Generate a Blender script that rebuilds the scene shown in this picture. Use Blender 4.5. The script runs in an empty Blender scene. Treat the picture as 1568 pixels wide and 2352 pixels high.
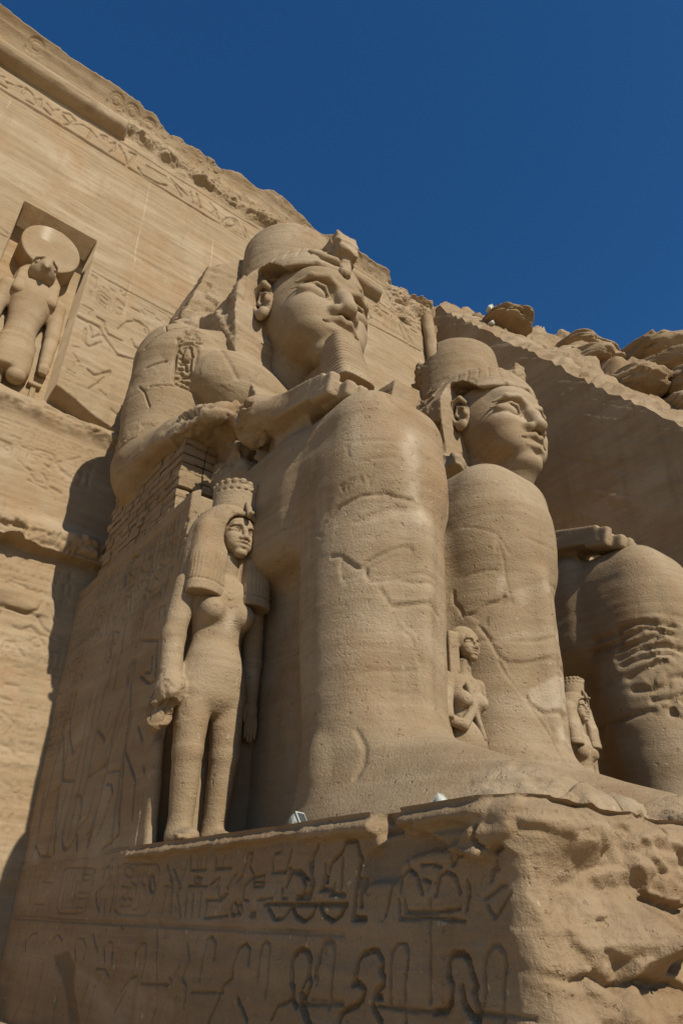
import bpy, math, os
import numpy as np
from mathutils import Matrix

# ------------------------------------------------------------------ camera, sky, sun, exposure
SC = bpy.context.scene
COL = SC.collection
cam_data = bpy.data.cameras.new("camera")
cam = bpy.data.objects.new("camera", cam_data)
COL.objects.link(cam)
SC.camera = cam
cam_data.sensor_fit = 'HORIZONTAL'
cam_data.sensor_width = 36.0
cam_data.lens = 36.0 * 1600.0 / 1568.0
cam_data.clip_start = 0.1
cam_data.clip_end = 2000.0
# world axes: +x out of the temple front, +y along the front, +z up; the eye stands at the origin, 1.65 m above the sand
_X = np.array([0.60981073, -0.38986485, -0.69002628])
_Z = np.array([0.02845778, -0.85931137, 0.51066048])
_Y = np.cross(_Z, _X)
cam.matrix_world = Matrix(((_X[0], -_X[1], -_X[2], 0), (_Y[0], -_Y[1], -_Y[2], 0), (_Z[0], -_Z[1], -_Z[2], 0), (0, 0, 0, 1)))

SUN_EL, SUN_AZ = math.radians(38.0), math.radians(0.8)      # azimuth measured from +x towards +y
world = bpy.data.worlds.new("World")
SC.world = world
world.use_nodes = True
wn = world.node_tree.nodes
sky = wn.new('ShaderNodeTexSky')
sky.sky_type = 'NISHITA'
sky.sun_disc = False
sky.sun_elevation = SUN_EL
sky.sun_rotation = math.radians(90.0) - SUN_AZ
sky.altitude = 200.0
sky.air_density = 1.0
sky.dust_density = 0.25
sky.ozone_density = 6.0
hs = wn.new('ShaderNodeHueSaturation')
hs.inputs['Saturation'].default_value = 1.20
hs.inputs['Value'].default_value = 1.0
world.node_tree.links.new(sky.outputs[0], hs.inputs['Color'])
world.node_tree.links.new(hs.outputs[0], wn['Background'].inputs[0])
wn['Background'].inputs[1].default_value = 0.10
sun_data = bpy.data.lights.new("sun", 'SUN')
sun_data.energy = 4.9
sun_data.angle = math.radians(0.5)
sun_data.color = (1.0, 0.945, 0.86)
sun = bpy.data.objects.new("sun", sun_data)
COL.objects.link(sun)
sd = np.array([math.cos(SUN_EL) * math.cos(SUN_AZ), math.cos(SUN_EL) * math.sin(SUN_AZ), math.sin(SUN_EL)])
from mathutils import Vector
sun.rotation_euler = Vector(sd).to_track_quat('Z', 'Y').to_euler()
sun.location = (40, 5, 40)
SC.view_settings.view_transform = 'Standard'
SC.view_settings.look = 'None'
SC.view_settings.exposure = 0.0
SC.view_settings.gamma = 1.0

# ------------------------------------------------------------------ noise
_T = np.random.RandomState(7).rand(48, 48, 48).astype(np.float32)

def vn(p):
    p = np.asarray(p, dtype=np.float32)
    i = np.floor(p).astype(np.int32)
    f = p - i
    f = f * f * (3 - 2 * f)
    a, b = i % 48, (i + 1) % 48
    x0, y0, z0 = a[:, 0], a[:, 1], a[:, 2]
    x1, y1, z1 = b[:, 0], b[:, 1], b[:, 2]
    fx, fy, fz = f[:, 0], f[:, 1], f[:, 2]
    c00 = _T[x0, y0, z0] * (1 - fx) + _T[x1, y0, z0] * fx
    c10 = _T[x0, y1, z0] * (1 - fx) + _T[x1, y1, z0] * fx
    c01 = _T[x0, y0, z1] * (1 - fx) + _T[x1, y0, z1] * fx
    c11 = _T[x0, y1, z1] * (1 - fx) + _T[x1, y1, z1] * fx
    return ((c00 * (1 - fy) + c10 * fy) * (1 - fz) + (c01 * (1 - fy) + c11 * fy) * fz) * 2 - 1

def fbm(p, s, octs=4, seed=0.0, gain=0.5):
    p = np.asarray(p, dtype=np.float32) * np.asarray(s, dtype=np.float32) + seed
    r = np.zeros(len(p), np.float32)
    a = 1.0
    for k in range(octs):
        r += a * vn(p + 11.3 * k)
        p = p * 2.03
        a *= gain
    return r

def billow(p, s, octs=4, seed=0.0, gain=0.5):
    p = np.asarray(p, dtype=np.float32) * np.asarray(s, dtype=np.float32) + seed
    r = np.zeros(len(p), np.float32)
    a = 1.0
    for k in range(octs):
        r += a * np.abs(vn(p + 7.7 * k))
        p = p * 2.03
        a *= gain
    return r

_RC = np.random.RandomState(19).rand(32, 32, 32, 7).astype(np.float32)

def facets(p, s, seed=0.0, tilt=0.9):
    """broken rock: every cell of a jittered lattice is one tilted flat facet"""
    p = np.asarray(p, dtype=np.float32) * np.asarray(s, dtype=np.float32) + seed
    p = p + 0.18 * np.stack([vn(p * 2.3 + 5), vn(p * 2.3 + 17), vn(p * 2.3 + 29)], 1)
    i = np.floor(p).astype(np.int32)
    best = np.full(len(p), 9e9, np.float32)
    out = np.zeros(len(p), np.float32)
    for a in (-1, 0, 1):
        for b in (-1, 0, 1):
            for c in (-1, 0, 1):
                j = i + np.array([a, b, c], np.int32)
                r = _RC[j[:, 0] % 32, j[:, 1] % 32, j[:, 2] % 32]
                e = p - (j + r[:, :3])
                d = (e * e).sum(1)
                m = d < best
                best = np.where(m, d, best)
                out = np.where(m, (r[:, 3] - 0.5) + tilt * ((r[:, 4:7] - 0.5) * e).sum(1), out)
    return out

def sstep(a, b, x):
    t = np.clip((x - a) / (b - a), 0, 1)
    return t * t * (3 - 2 * t)

# ------------------------------------------------------------------ meshes and objects
def mesh_data(name, V, Fc, mat, smooth=True):
    me = bpy.data.meshes.new(name)
    V = np.ascontiguousarray(V, dtype=np.float32)
    Fc = np.ascontiguousarray(Fc, dtype=np.int32)
    n, k = Fc.shape
    me.vertices.add(len(V))
    me.vertices.foreach_set('co', V.ravel())
    me.loops.add(n * k)
    me.loops.foreach_set('vertex_index', Fc.ravel())
    me.polygons.add(n)
    me.polygons.foreach_set('loop_start', np.arange(0, n * k, k, dtype=np.int32))
    me.polygons.foreach_set('loop_total', np.full(n, k, dtype=np.int32))
    if smooth:
        me.polygons.foreach_set('use_smooth', np.ones(n, dtype=bool))
    me.materials.append(mat)
    me.update()
    me.validate()
    return me

def obj(name, V, Fc, mat, parent=None, smooth=True):
    """one mesh object; V in world metres, stored relative to the parent's base"""
    off = np.array(world_loc(parent)) if parent else np.zeros(3)
    o = bpy.data.objects.new(name, mesh_data(name, np.asarray(V) - off, Fc, mat, smooth))
    COL.objects.link(o)
    if parent:
        o.parent = parent
    return o

def world_loc(o):
    l = Vector((0, 0, 0))
    while o is not None:
        l = l + o.location
        o = o.parent
    return l

def thing(name, loc, label, cat, group=None):
    o = bpy.data.objects.new(name, None)
    COL.objects.link(o)
    o.location = loc
    o.empty_display_size = 0.3
    tag(o, label, cat, group)
    return o

def tag(o, label=None, cat=None, group=None, kind=None):
    if label: o['label'] = label
    if cat: o['category'] = cat
    if group: o['group'] = group
    if kind: o['kind'] = kind
    return o

def copy_tree(o, parent=None, shift=(0, 0, 0), skip=()):
    c = o.copy()
    COL.objects.link(c)
    if parent:
        c.parent = parent
    else:
        c.location = Vector(o.location) + Vector(shift)
    for ch in list(o.children):
        if ch.name.split('.')[0] in skip:
            continue
        copy_tree(ch, c)
    return c

def gridfaces(nu, nv, flip=False):
    i = np.arange(nu * nv).reshape(nu, nv)
    q = np.stack([i[:-1, :-1], i[1:, :-1], i[1:, 1:], i[:-1, 1:]], -1).reshape(-1, 4)
    return q[:, ::-1] if flip else q

def vnormals(V, Fc):
    a = V[Fc[:, 2]] - V[Fc[:, 0]]
    b = V[Fc[:, 3]] - V[Fc[:, 1]]
    n = np.cross(a, b)
    N = np.zeros_like(V)
    for k in range(4):
        for ax in range(3):
            N[:, ax] += np.bincount(Fc[:, k], n[:, ax], len(V))
    return N / np.maximum(np.linalg.norm(N, axis=1, keepdims=True), 1e-9)

# ------------------------------------------------------------------ signed distance sculpting
class Field:
    """a box of voxels; shapes are joined into F, then skinned by surface nets"""
    def __init__(s, lo, hi, h):
        s.lo = np.array(lo, np.float32)
        s.h = h
        n = [int(math.ceil((b - a) / h)) + 1 for a, b in zip(lo, hi)]
        ax = [np.float32(lo[i]) + np.arange(n[i], dtype=np.float32) * np.float32(h) for i in range(3)]
        s.x, s.y, s.z = ax[0][:, None, None], ax[1][None, :, None], ax[2][None, None, :]
        s.F = np.full(n, 9.0, np.float32)

    def _win(s, c, r):
        """index window round a point, so that small shapes stay cheap"""
        sl = []
        for i in range(3):
            a = int(max(0, math.floor((c[i] - r - s.lo[i]) / s.h)))
            b = int(min(s.F.shape[i], math.ceil((c[i] + r - s.lo[i]) / s.h) + 1))
            if b <= a: return None
            sl.append(slice(a, b))
        return tuple(sl)

    def _xyz(s, w):
        return s.x[w[0]], s.y[:, w[1]], s.z[:, :, w[2]]

    def _join(s, w, d, k, op):
        A = s.F[w]
        if op == 'add':
            if k > 0:
                h = np.clip(k - np.abs(A - d), 0, None)
                s.F[w] = np.minimum(A, d) - h * h / (4 * k)
            else:
                s.F[w] = np.minimum(A, d)
        elif op == 'cut':
            if k > 0:
                h = np.clip(k - np.abs(A + d), 0, None)
                s.F[w] = np.maximum(A, -d) + h * h / (4 * k)
            else:
                s.F[w] = np.maximum(A, -d)
        elif op == 'and':
            if k > 0:
                h = np.clip(k - np.abs(A - d), 0, None)
                s.F[w] = np.maximum(A, d) + h * h / (4 * k)
            else:
                s.F[w] = np.maximum(A, d)

    full = (slice(None), slice(None), slice(None))

    def ell(s, c, r, k=0.0, op='add', rot=None):
        w = s._win(c, max(r) + 2 * k + 3 * s.h)
        if w is None: return
        x, y, z = s._xyz(w)
        x, y, z = x - c[0], y - c[1], z - c[2]
        if rot:
            x, y, z = rotate(x, y, z, rot)
        k0 = np.sqrt((x / r[0]) ** 2 + (y / r[1]) ** 2 + (z / r[2]) ** 2)
        k1 = np.sqrt((x / r[0] ** 2) ** 2 + (y / r[1] ** 2) ** 2 + (z / r[2] ** 2) ** 2)
        s._join(w, k0 * (k0 - 1) / np.maximum(k1, 1e-6), k, op)

    def cone(s, a, b, ra, rb, k=0.0, op='add', squash=None):
        a, b = np.array(a, float), np.array(b, float)
        m = (a + b) / 2
        w = s._win(m, np.linalg.norm(b - a) / 2 + max(ra, rb) * 1.6 + 2 * k + 3 * s.h)
        if w is None: return
        x, y, z = s._xyz(w)
        d = b - a
        px, py, pz = x - a[0], y - a[1], z - a[2]
        t = np.clip((px * d[0] + py * d[1] + pz * d[2]) / max(d @ d, 1e-9), 0, 1)
        q = squash or (1, 1, 1)
        r = np.sqrt(((px - t * d[0]) / q[0]) ** 2 + ((py - t * d[1]) / q[1]) ** 2 + ((pz - t * d[2]) / q[2]) ** 2)
        s._join(w, (r - (ra + t * (rb - ra))) * min(q), k, op)

    def path(s, pts, r, k=0.0, op='add', squash=None):
        for i in range(len(pts) - 1):
            ra = r[i] if isinstance(r, (list, tuple)) else r
            rb = r[i + 1] if isinstance(r, (list, tuple)) else r
            s.cone(pts[i], pts[i + 1], ra, rb, k, op, squash)

    def box(s, c, half, rd=0.05, k=0.0, op='add', rot=None):
        w = s._win(c, np.linalg.norm(half) + 2 * k + 3 * s.h)
        if w is None: return
        x, y, z = s._xyz(w)
        x, y, z = x - c[0], y - c[1], z - c[2]
        if rot:
            x, y, z = rotate(x, y, z, rot)
        qx, qy, qz = np.abs(x) - half[0] + rd, np.abs(y) - half[1] + rd, np.abs(z) - half[2] + rd
        d = np.sqrt(np.maximum(qx, 0) ** 2 + np.maximum(qy, 0) ** 2 + np.maximum(qz, 0) ** 2) + np.minimum(np.maximum(np.maximum(qx, qy), qz), 0) - rd
        s._join(w, d, k, op)

    def loft(s, secs, k=0.0, op='add', p=2.0, cap=0.0):
        """secs: rows (z, cx, cy, rx, ry): superelliptic sections along z"""
        S = np.array(secs, np.float32)
        z0, z1 = S[0, 0], S[-1, 0]
        w = (slice(None), slice(None), slice(*np.searchsorted(s.z[0, 0], [z0 - k - 3 * s.h, z1 + k + 3 * s.h])))
        x, y, z = s._xyz(w)
        zz = z[0, 0]
        st = np.array([smooth_interp(zz, S[:, 0], S[:, j]) for j in range(1, 5)], np.float32)
        cx, cy, rx, ry = [q[None, None, :] for q in st]
        u, v = np.abs(x - cx) / rx, np.abs(y - cy) / ry
        f = (u ** p + v ** p) ** (1.0 / p)
        d = (f - 1) * np.minimum(rx, ry)
        ez = np.maximum(z0 - z, z - z1)
        if cap > 0:
            h = np.clip(cap - np.abs(d - ez), 0, None)
            d = np.maximum(d, ez) + h * h / (4 * cap)
        else:
            d = np.maximum(d, ez)
        s._join(w, d, k, op)

    def half(s, n, d, k=0.0, op='and'):
        """keep (and) the side where n.p < d"""
        s._join(s.full, (n[0] * s.x + n[1] * s.y + n[2] * s.z - d) / math.sqrt(n[0] ** 2 + n[1] ** 2 + n[2] ** 2), k, op)

    def hull(s, planes, k=0.0, op='add'):
        d = None
        for n, c in planes:
            L = math.sqrt(sum(v * v for v in n))
            e = (n[0] * s.x + n[1] * s.y + n[2] * s.z - c) / L
            d = e if d is None else np.maximum(d, e)
        s._join(s.full, d, k, op)

    def skin(s):
        F = s.F
        F[0], F[-1] = np.maximum(F[0], 0.01), np.maximum(F[-1], 0.01)
        F[:, 0], F[:, -1] = np.maximum(F[:, 0], 0.01), np.maximum(F[:, -1], 0.01)
        F[:, :, 0], F[:, :, -1] = np.maximum(F[:, :, 0], 0.01), np.maximum(F[:, :, -1], 0.01)
        S = F < 0
        c = np.zeros(tuple(q - 1 for q in F.shape), np.uint8)
        for dx in (0, 1):
            for dy in (0, 1):
                for dz in (0, 1):
                    c += S[dx:S.shape[0] - 1 + dx, dy:S.shape[1] - 1 + dy, dz:S.shape[2] - 1 + dz]
        act = (c > 0) & (c < 8)
        I = np.argwhere(act)
        ids = np.full(act.shape, -1, np.int32)
        ids[act] = np.arange(len(I))
        corn = [(a, b, d) for a in (0, 1) for b in (0, 1) for d in (0, 1)]
        val = {q: F[I[:, 0] + q[0], I[:, 1] + q[1], I[:, 2] + q[2]] for q in corn}
        acc = np.zeros((len(I), 3), np.float32)
        cnt = np.zeros(len(I), np.float32)
        for q in corn:
            for ax in range(3):
                if q[ax] == 0:
                    r = list(q); r[ax] = 1; r = tuple(r)
                    va, vb = val[q], val[r]
                    m = (va < 0) != (vb < 0)
                    t = np.where(m, va / np.where(m, va - vb, 1), 0)
                    for j in range(3):
                        acc[:, j] += np.where(m, q[j] + (t if j == ax else 0), 0)
                    cnt += m
        V = (I + acc / cnt[:, None]) * s.h + s.lo
        Q = []
        for ax in range(3):
            o1, o2 = (ax + 1) % 3, (ax + 2) % 3
            sh = [slice(None)] * 3; sh2 = [slice(None)] * 3
            sh[ax] = slice(0, -1); sh2[ax] = slice(1, None)
            A, B = S[tuple(sh)], S[tuple(sh2)]
            E = np.argwhere(A != B)
            E = E[(E[:, o1] > 0) & (E[:, o2] > 0) & (E[:, o1] < F.shape[o1] - 1) & (E[:, o2] < F.shape[o2] - 1)]
            ins = A[E[:, 0], E[:, 1], E[:, 2]]
            def cell(d1, d2):
                C = E.copy(); C[:, o1] += d1; C[:, o2] += d2
                return ids[C[:, 0], C[:, 1], C[:, 2]]
            q = np.stack([cell(-1, -1), cell(0, -1), cell(0, 0), cell(-1, 0)], 1)
            q[~ins] = q[~ins][:, ::-1]
            Q.append(q)
        return V.astype(np.float32), np.concatenate(Q)

def rotate(x, y, z, rot):
    """rot = (axis, degrees): turn the shape about one axis"""
    c, sn = math.cos(math.radians(rot[1])), math.sin(math.radians(rot[1]))
    if rot[0] == 'z': return c * x + sn * y, -sn * x + c * y, z
    if rot[0] == 'y': return c * x - sn * z, y, sn * x + c * z
    return x, c * y + sn * z, -sn * y + c * z

def smooth_interp(x, xp, fp):
    """cubic (monotone-ish) interpolation through the sections"""
    n = len(xp)
    if n < 3: return np.interp(x, xp, fp)
    m = np.gradient(fp, xp)
    i = np.clip(np.searchsorted(xp, x) - 1, 0, n - 2)
    h = xp[i + 1] - xp[i]
    t = np.clip((x - xp[i]) / h, 0, 1)
    return (fp[i] * (2 * t ** 3 - 3 * t ** 2 + 1) + m[i] * h * (t ** 3 - 2 * t ** 2 + t)
            + fp[i + 1] * (-2 * t ** 3 + 3 * t ** 2) + m[i + 1] * h * (t ** 3 - t ** 2))

def weather(V, Fc, amp=0.02, strata=0.012, seed=0.0, rough=None, big=0.0):
    """push the skin in and out: hollows, bedding ledges of the sandstone, broken places"""
    N = vnormals(V, Fc)
    d = 0.45 * amp * fbm(V, 1.0, 3, seed) + 0.5 * strata * fbm(V, (0.35, 0.35, 4.5), 3, seed + 5)
    if big: d += big * fbm(V, 0.45, 2, seed + 9)
    if rough is not None:
        d += rough * (0.80 * facets(V, (1.5, 1.5, 2.2), seed + 3) + 0.20 * facets(V, (4.0, 4.0, 6.0), seed + 8) + 0.12 * fbm(V, 6.0, 3, seed))
    return V + N * d[:, None].astype(np.float32)

def carve(V, Fc, strokes, n, scale=0.01, faces=0.2):
    """cut strokes (3D polylines) into the skin, seen along the carving direction n"""
    n = np.array(n, float); n /= np.linalg.norm(n)
    N = vnormals(V, Fc)
    front = N @ n > faces
    e1 = np.cross(n, [0, 0, 1]); e1 /= np.linalg.norm(e1)
    e2 = np.cross(e1, n)
    P = np.stack([V @ e1, V @ e2, V @ n], 1)
    dep = np.zeros(len(V))
    for w, d, pts in strokes:
        q = np.array(pts, float).reshape(-1, 3) * scale
        Q = np.stack([q @ e1, q @ e2, q @ n], 1)
        for a, b in zip(Q[:-1], Q[1:]):
            lo, hi = np.minimum(a, b) - 2.5 * w, np.maximum(a, b) + 2.5 * w
            m = np.nonzero(front & (P[:, 0] > lo[0]) & (P[:, 0] < hi[0]) & (P[:, 1] > lo[1]) & (P[:, 1] < hi[1]) & (np.abs(P[:, 2] - (a[2] + b[2]) / 2) < 1.2))[0]
            if len(m) == 0: continue
            ab = (b - a)[:2]
            t = np.clip(((P[m, :2] - a[:2]) @ ab) / max(ab @ ab, 1e-9), 0, 1)
            r = np.linalg.norm(P[m, :2] - a[:2] - t[:, None] * ab, axis=1)
            dep[m] = np.maximum(dep[m], d * np.exp(-(r / w) ** 2))
    return V - N * dep[:, None]

def recess(V, Fc, polys, n, depth, edge=0.03):
    """sink polygons (3D outlines) of the skin by depth, seen along n; returns the new skin and a 0..1 mask"""
    n = np.array(n, float); n /= np.linalg.norm(n)
    N = vnormals(V, Fc)
    e1 = np.cross(n, [0, 0, 1]); e1 /= np.linalg.norm(e1)
    e2 = np.cross(e1, n)
    wob = 0.03 * np.stack([vn(V * 3.0), vn(V * 3.0 + 9)], 1)
    P = np.stack([V @ e1, V @ e2], 1) + wob
    mask = np.zeros(len(V))
    for pts in polys:
        q = np.array(pts, float).reshape(-1, 3) / 100
        Q = np.stack([q @ e1, q @ e2], 1)
        ins = np.zeros(len(V), bool)
        dist = np.full(len(V), 9.0)
        for k in range(len(Q)):
            a, b = Q[k], Q[(k + 1) % len(Q)]
            if a[1] != b[1]:
                ins ^= ((a[1] > P[:, 1]) != (b[1] > P[:, 1])) & (P[:, 0] < (b[0] - a[0]) * (P[:, 1] - a[1]) / (b[1] - a[1]) + a[0])
            ab = b - a
            t = np.clip(((P - a) @ ab) / max(ab @ ab, 1e-9), 0, 1)
            dist = np.minimum(dist, np.linalg.norm(P - a - t[:, None] * ab, axis=1))
        mask = np.maximum(mask, np.where(ins & (N @ n > 0.05), np.clip(dist / edge, 0, 1), 0))
    return V - N * (depth * mask)[:, None], mask

class Relief:
    """a height field over a wall plane; strokes and hollows are cut into H (metres, outwards +)"""
    def __init__(s, u0, u1, v0, v1, res):
        s.u = np.arange(u0, u1 + res, res)
        s.v = np.arange(v0, v1 + res, res)
        s.u0, s.v0, s.res = u0, v0, res
        s.C = np.zeros((len(s.u), len(s.v)))
        s.soft = 0.8

    def stroke(s, pts, w, d):
        for (a, b), (e, f) in zip(pts[:-1], pts[1:]):
            m = 2.2 * w
            i0, i1 = int((min(a, e) - m - s.u0) / s.res), int((max(a, e) + m - s.u0) / s.res) + 2
            j0, j1 = int((min(b, f) - m - s.v0) / s.res), int((max(b, f) + m - s.v0) / s.res) + 2
            i0, j0 = max(i0, 0), max(j0, 0)
            U, V = s.u[i0:i1, None], s.v[None, j0:j1]
            if U.size == 0 or V.size == 0: continue
            L = (e - a) ** 2 + (f - b) ** 2 + 1e-12
            t = np.clip(((U - a) * (e - a) + (V - b) * (f - b)) / L, 0, 1)
            r = np.sqrt((U - a - t * (e - a)) ** 2 + (V - b - t * (f - b)) ** 2)
            s.C[i0:i1, j0:j1] = np.maximum(s.C[i0:i1, j0:j1], d * np.clip((0.9 + s.soft / 2 - r / w) / s.soft, 0, 1))

    def strokes(s, data, kw=1.0, kd=1.0):
        for w, d, p in data:
            q = [(p[i] / 100, p[i + 1] / 100) for i in range(0, len(p), 2)]
            s.stroke(q, w * kw, d * kd)

    def inside(s, poly):
        U, V = np.meshgrid(s.u, s.v, indexing='ij')
        r = np.zeros(U.shape, bool)
        n = len(poly)
        for k in range(n):
            (a, b), (e, f) = poly[k], poly[(k + 1) % n]
            if f == b: continue
            m = ((b > V) != (f > V)) & (U < (e - a) * (V - b) / (f - b) + a)
            r ^= m
        return r

def _arc(cx, cy, rx, ry, a0=0.0, a1=6.2832, n=12):
    return [(cx + rx * math.cos(t), cy + ry * math.sin(t)) for t in np.linspace(a0, a1, n)]

SIGNS = [  # (width, height, strokes) of common signs, in units of the column width
    (.35, 1.0, [[(.5, 0), (.5, .55)], [(.5, .55), (.2, .8), (.55, 1), (.8, .75), (.5, .55)]]),
    (1.0, .28, [[(0, .2), (.12, .8), (.25, .2), (.37, .8), (.5, .2), (.62, .8), (.75, .2), (.87, .8), (1, .2)]]),
    (.6, .6, [_arc(.5, .5, .48, .48), [(.45, .5), (.55, .5)]]),
    (.5, .3, [_arc(.5, .05, .5, .9, 0, 3.1416, 8) + [(1, .05)]]),
    (.9, .95, [[(0, .32), (.3, .6), (.42, .88), (.6, 1), (.78, .9), (.66, .78), (.72, .52), (.5, .3), (0, .32)], [(.45, .3), (.45, 0), (.68, 0)], [(.56, .32), (.56, 0)]]),
    (.5, .9, [_arc(.5, .78, .26, .22), [(.5, .56), (.5, 0)], [(.1, .5), (.9, .5)]]),
    (.35, 1.1, [[(.5, 0), (.5, .85), (.1, 1), (.05, .85)], [(.3, 0), (.5, .06), (.7, 0)]]),
    (1.0, .38, [[(0, .9), (1, .9)], [(0, .9), (.2, .35), (.5, .1), (.8, .35), (1, .9)]]),
    (.95, .3, [_arc(.5, .2, .5, .7, 0, 3.14, 8), _arc(.5, .8, .5, .7, 3.14, 6.28, 8)]),
    (.95, .45, [[(0, .2), (.3, .35), (.6, .2), (.8, .4), (.92, .85), (.7, .95)]]),
    (.75, .95, [[(.2, 0), (.2, .4), (.42, .62), (.35, .88), (.52, 1), (.66, .86), (.55, .64), (.82, .4), (.82, 0), (.2, 0)], [(.45, .45), (.95, .6)]]),
    (.8, .5, [[(.05, 0), (.05, .9)], [(.5, 0), (.5, .9)], [(.95, 0), (.95, .9)]]),
    (.55, .5, [[(0, 0), (1, 0), (1, 1), (0, 1), (0, 0)]]),
    (.4, 1.0, [[(.5, 0), (.5, 1)], [(.1, .95), (.9, .95)], [(.1, .8), (.9, .8)], [(.1, .65), (.9, .65)], [(.2, 0), (.8, 0)]]),
    (.8, .5, [[(.3, 0), (0, 0), (0, .9), (1, .9), (1, 0), (.7, 0)]]),
]

def sign_column(R, u0, u1, v0, v1, w, d, rs, rules=True):
    """fill a column of a wall with signs from the top down"""
    cw = (u1 - u0) * .78
    v = v1 - .08 * cw
    if rules:
        R.stroke([(u0, v0), (u0, v1)], w * .8, d * .8)
    while v > v0 + .25 * cw:
        k = rs.randint(len(SIGNS))
        sw, sh, st = SIGNS[k]
        n = 2 if sw <= .5 and rs.rand() < .7 else 1
        if v - sh * cw < v0: sh = (v - v0) / cw
        for j in range(n):
            x0 = (u0 + u1) / 2 + (0 if n == 1 else (j - .5) * .52 * cw) - sw * cw / 2 * (1 if n == 1 else .9)
            if n == 2 and j == 1 and rs.rand() < .5:
                sw2, sh2, st = SIGNS[[0, 3, 5, 6, 12, 13][rs.randint(6)]]
            flip = rs.rand() < .2
            for l in st:
                R.stroke([(x0 + (1 - a if flip else a) * sw * cw * (1 if n == 1 else .85), v - sh * cw + b * sh * cw) for a, b in l], w, d)
        v -= sh * cw + .12 * cw

def blur(a, n=2):
    for _ in range(n):
        a = (np.roll(a, 1, 0) + np.roll(a, -1, 0) + 2 * a) / 4
        a = (np.roll(a, 1, 1) + np.roll(a, -1, 1) + 2 * a) / 4
    return a

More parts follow.
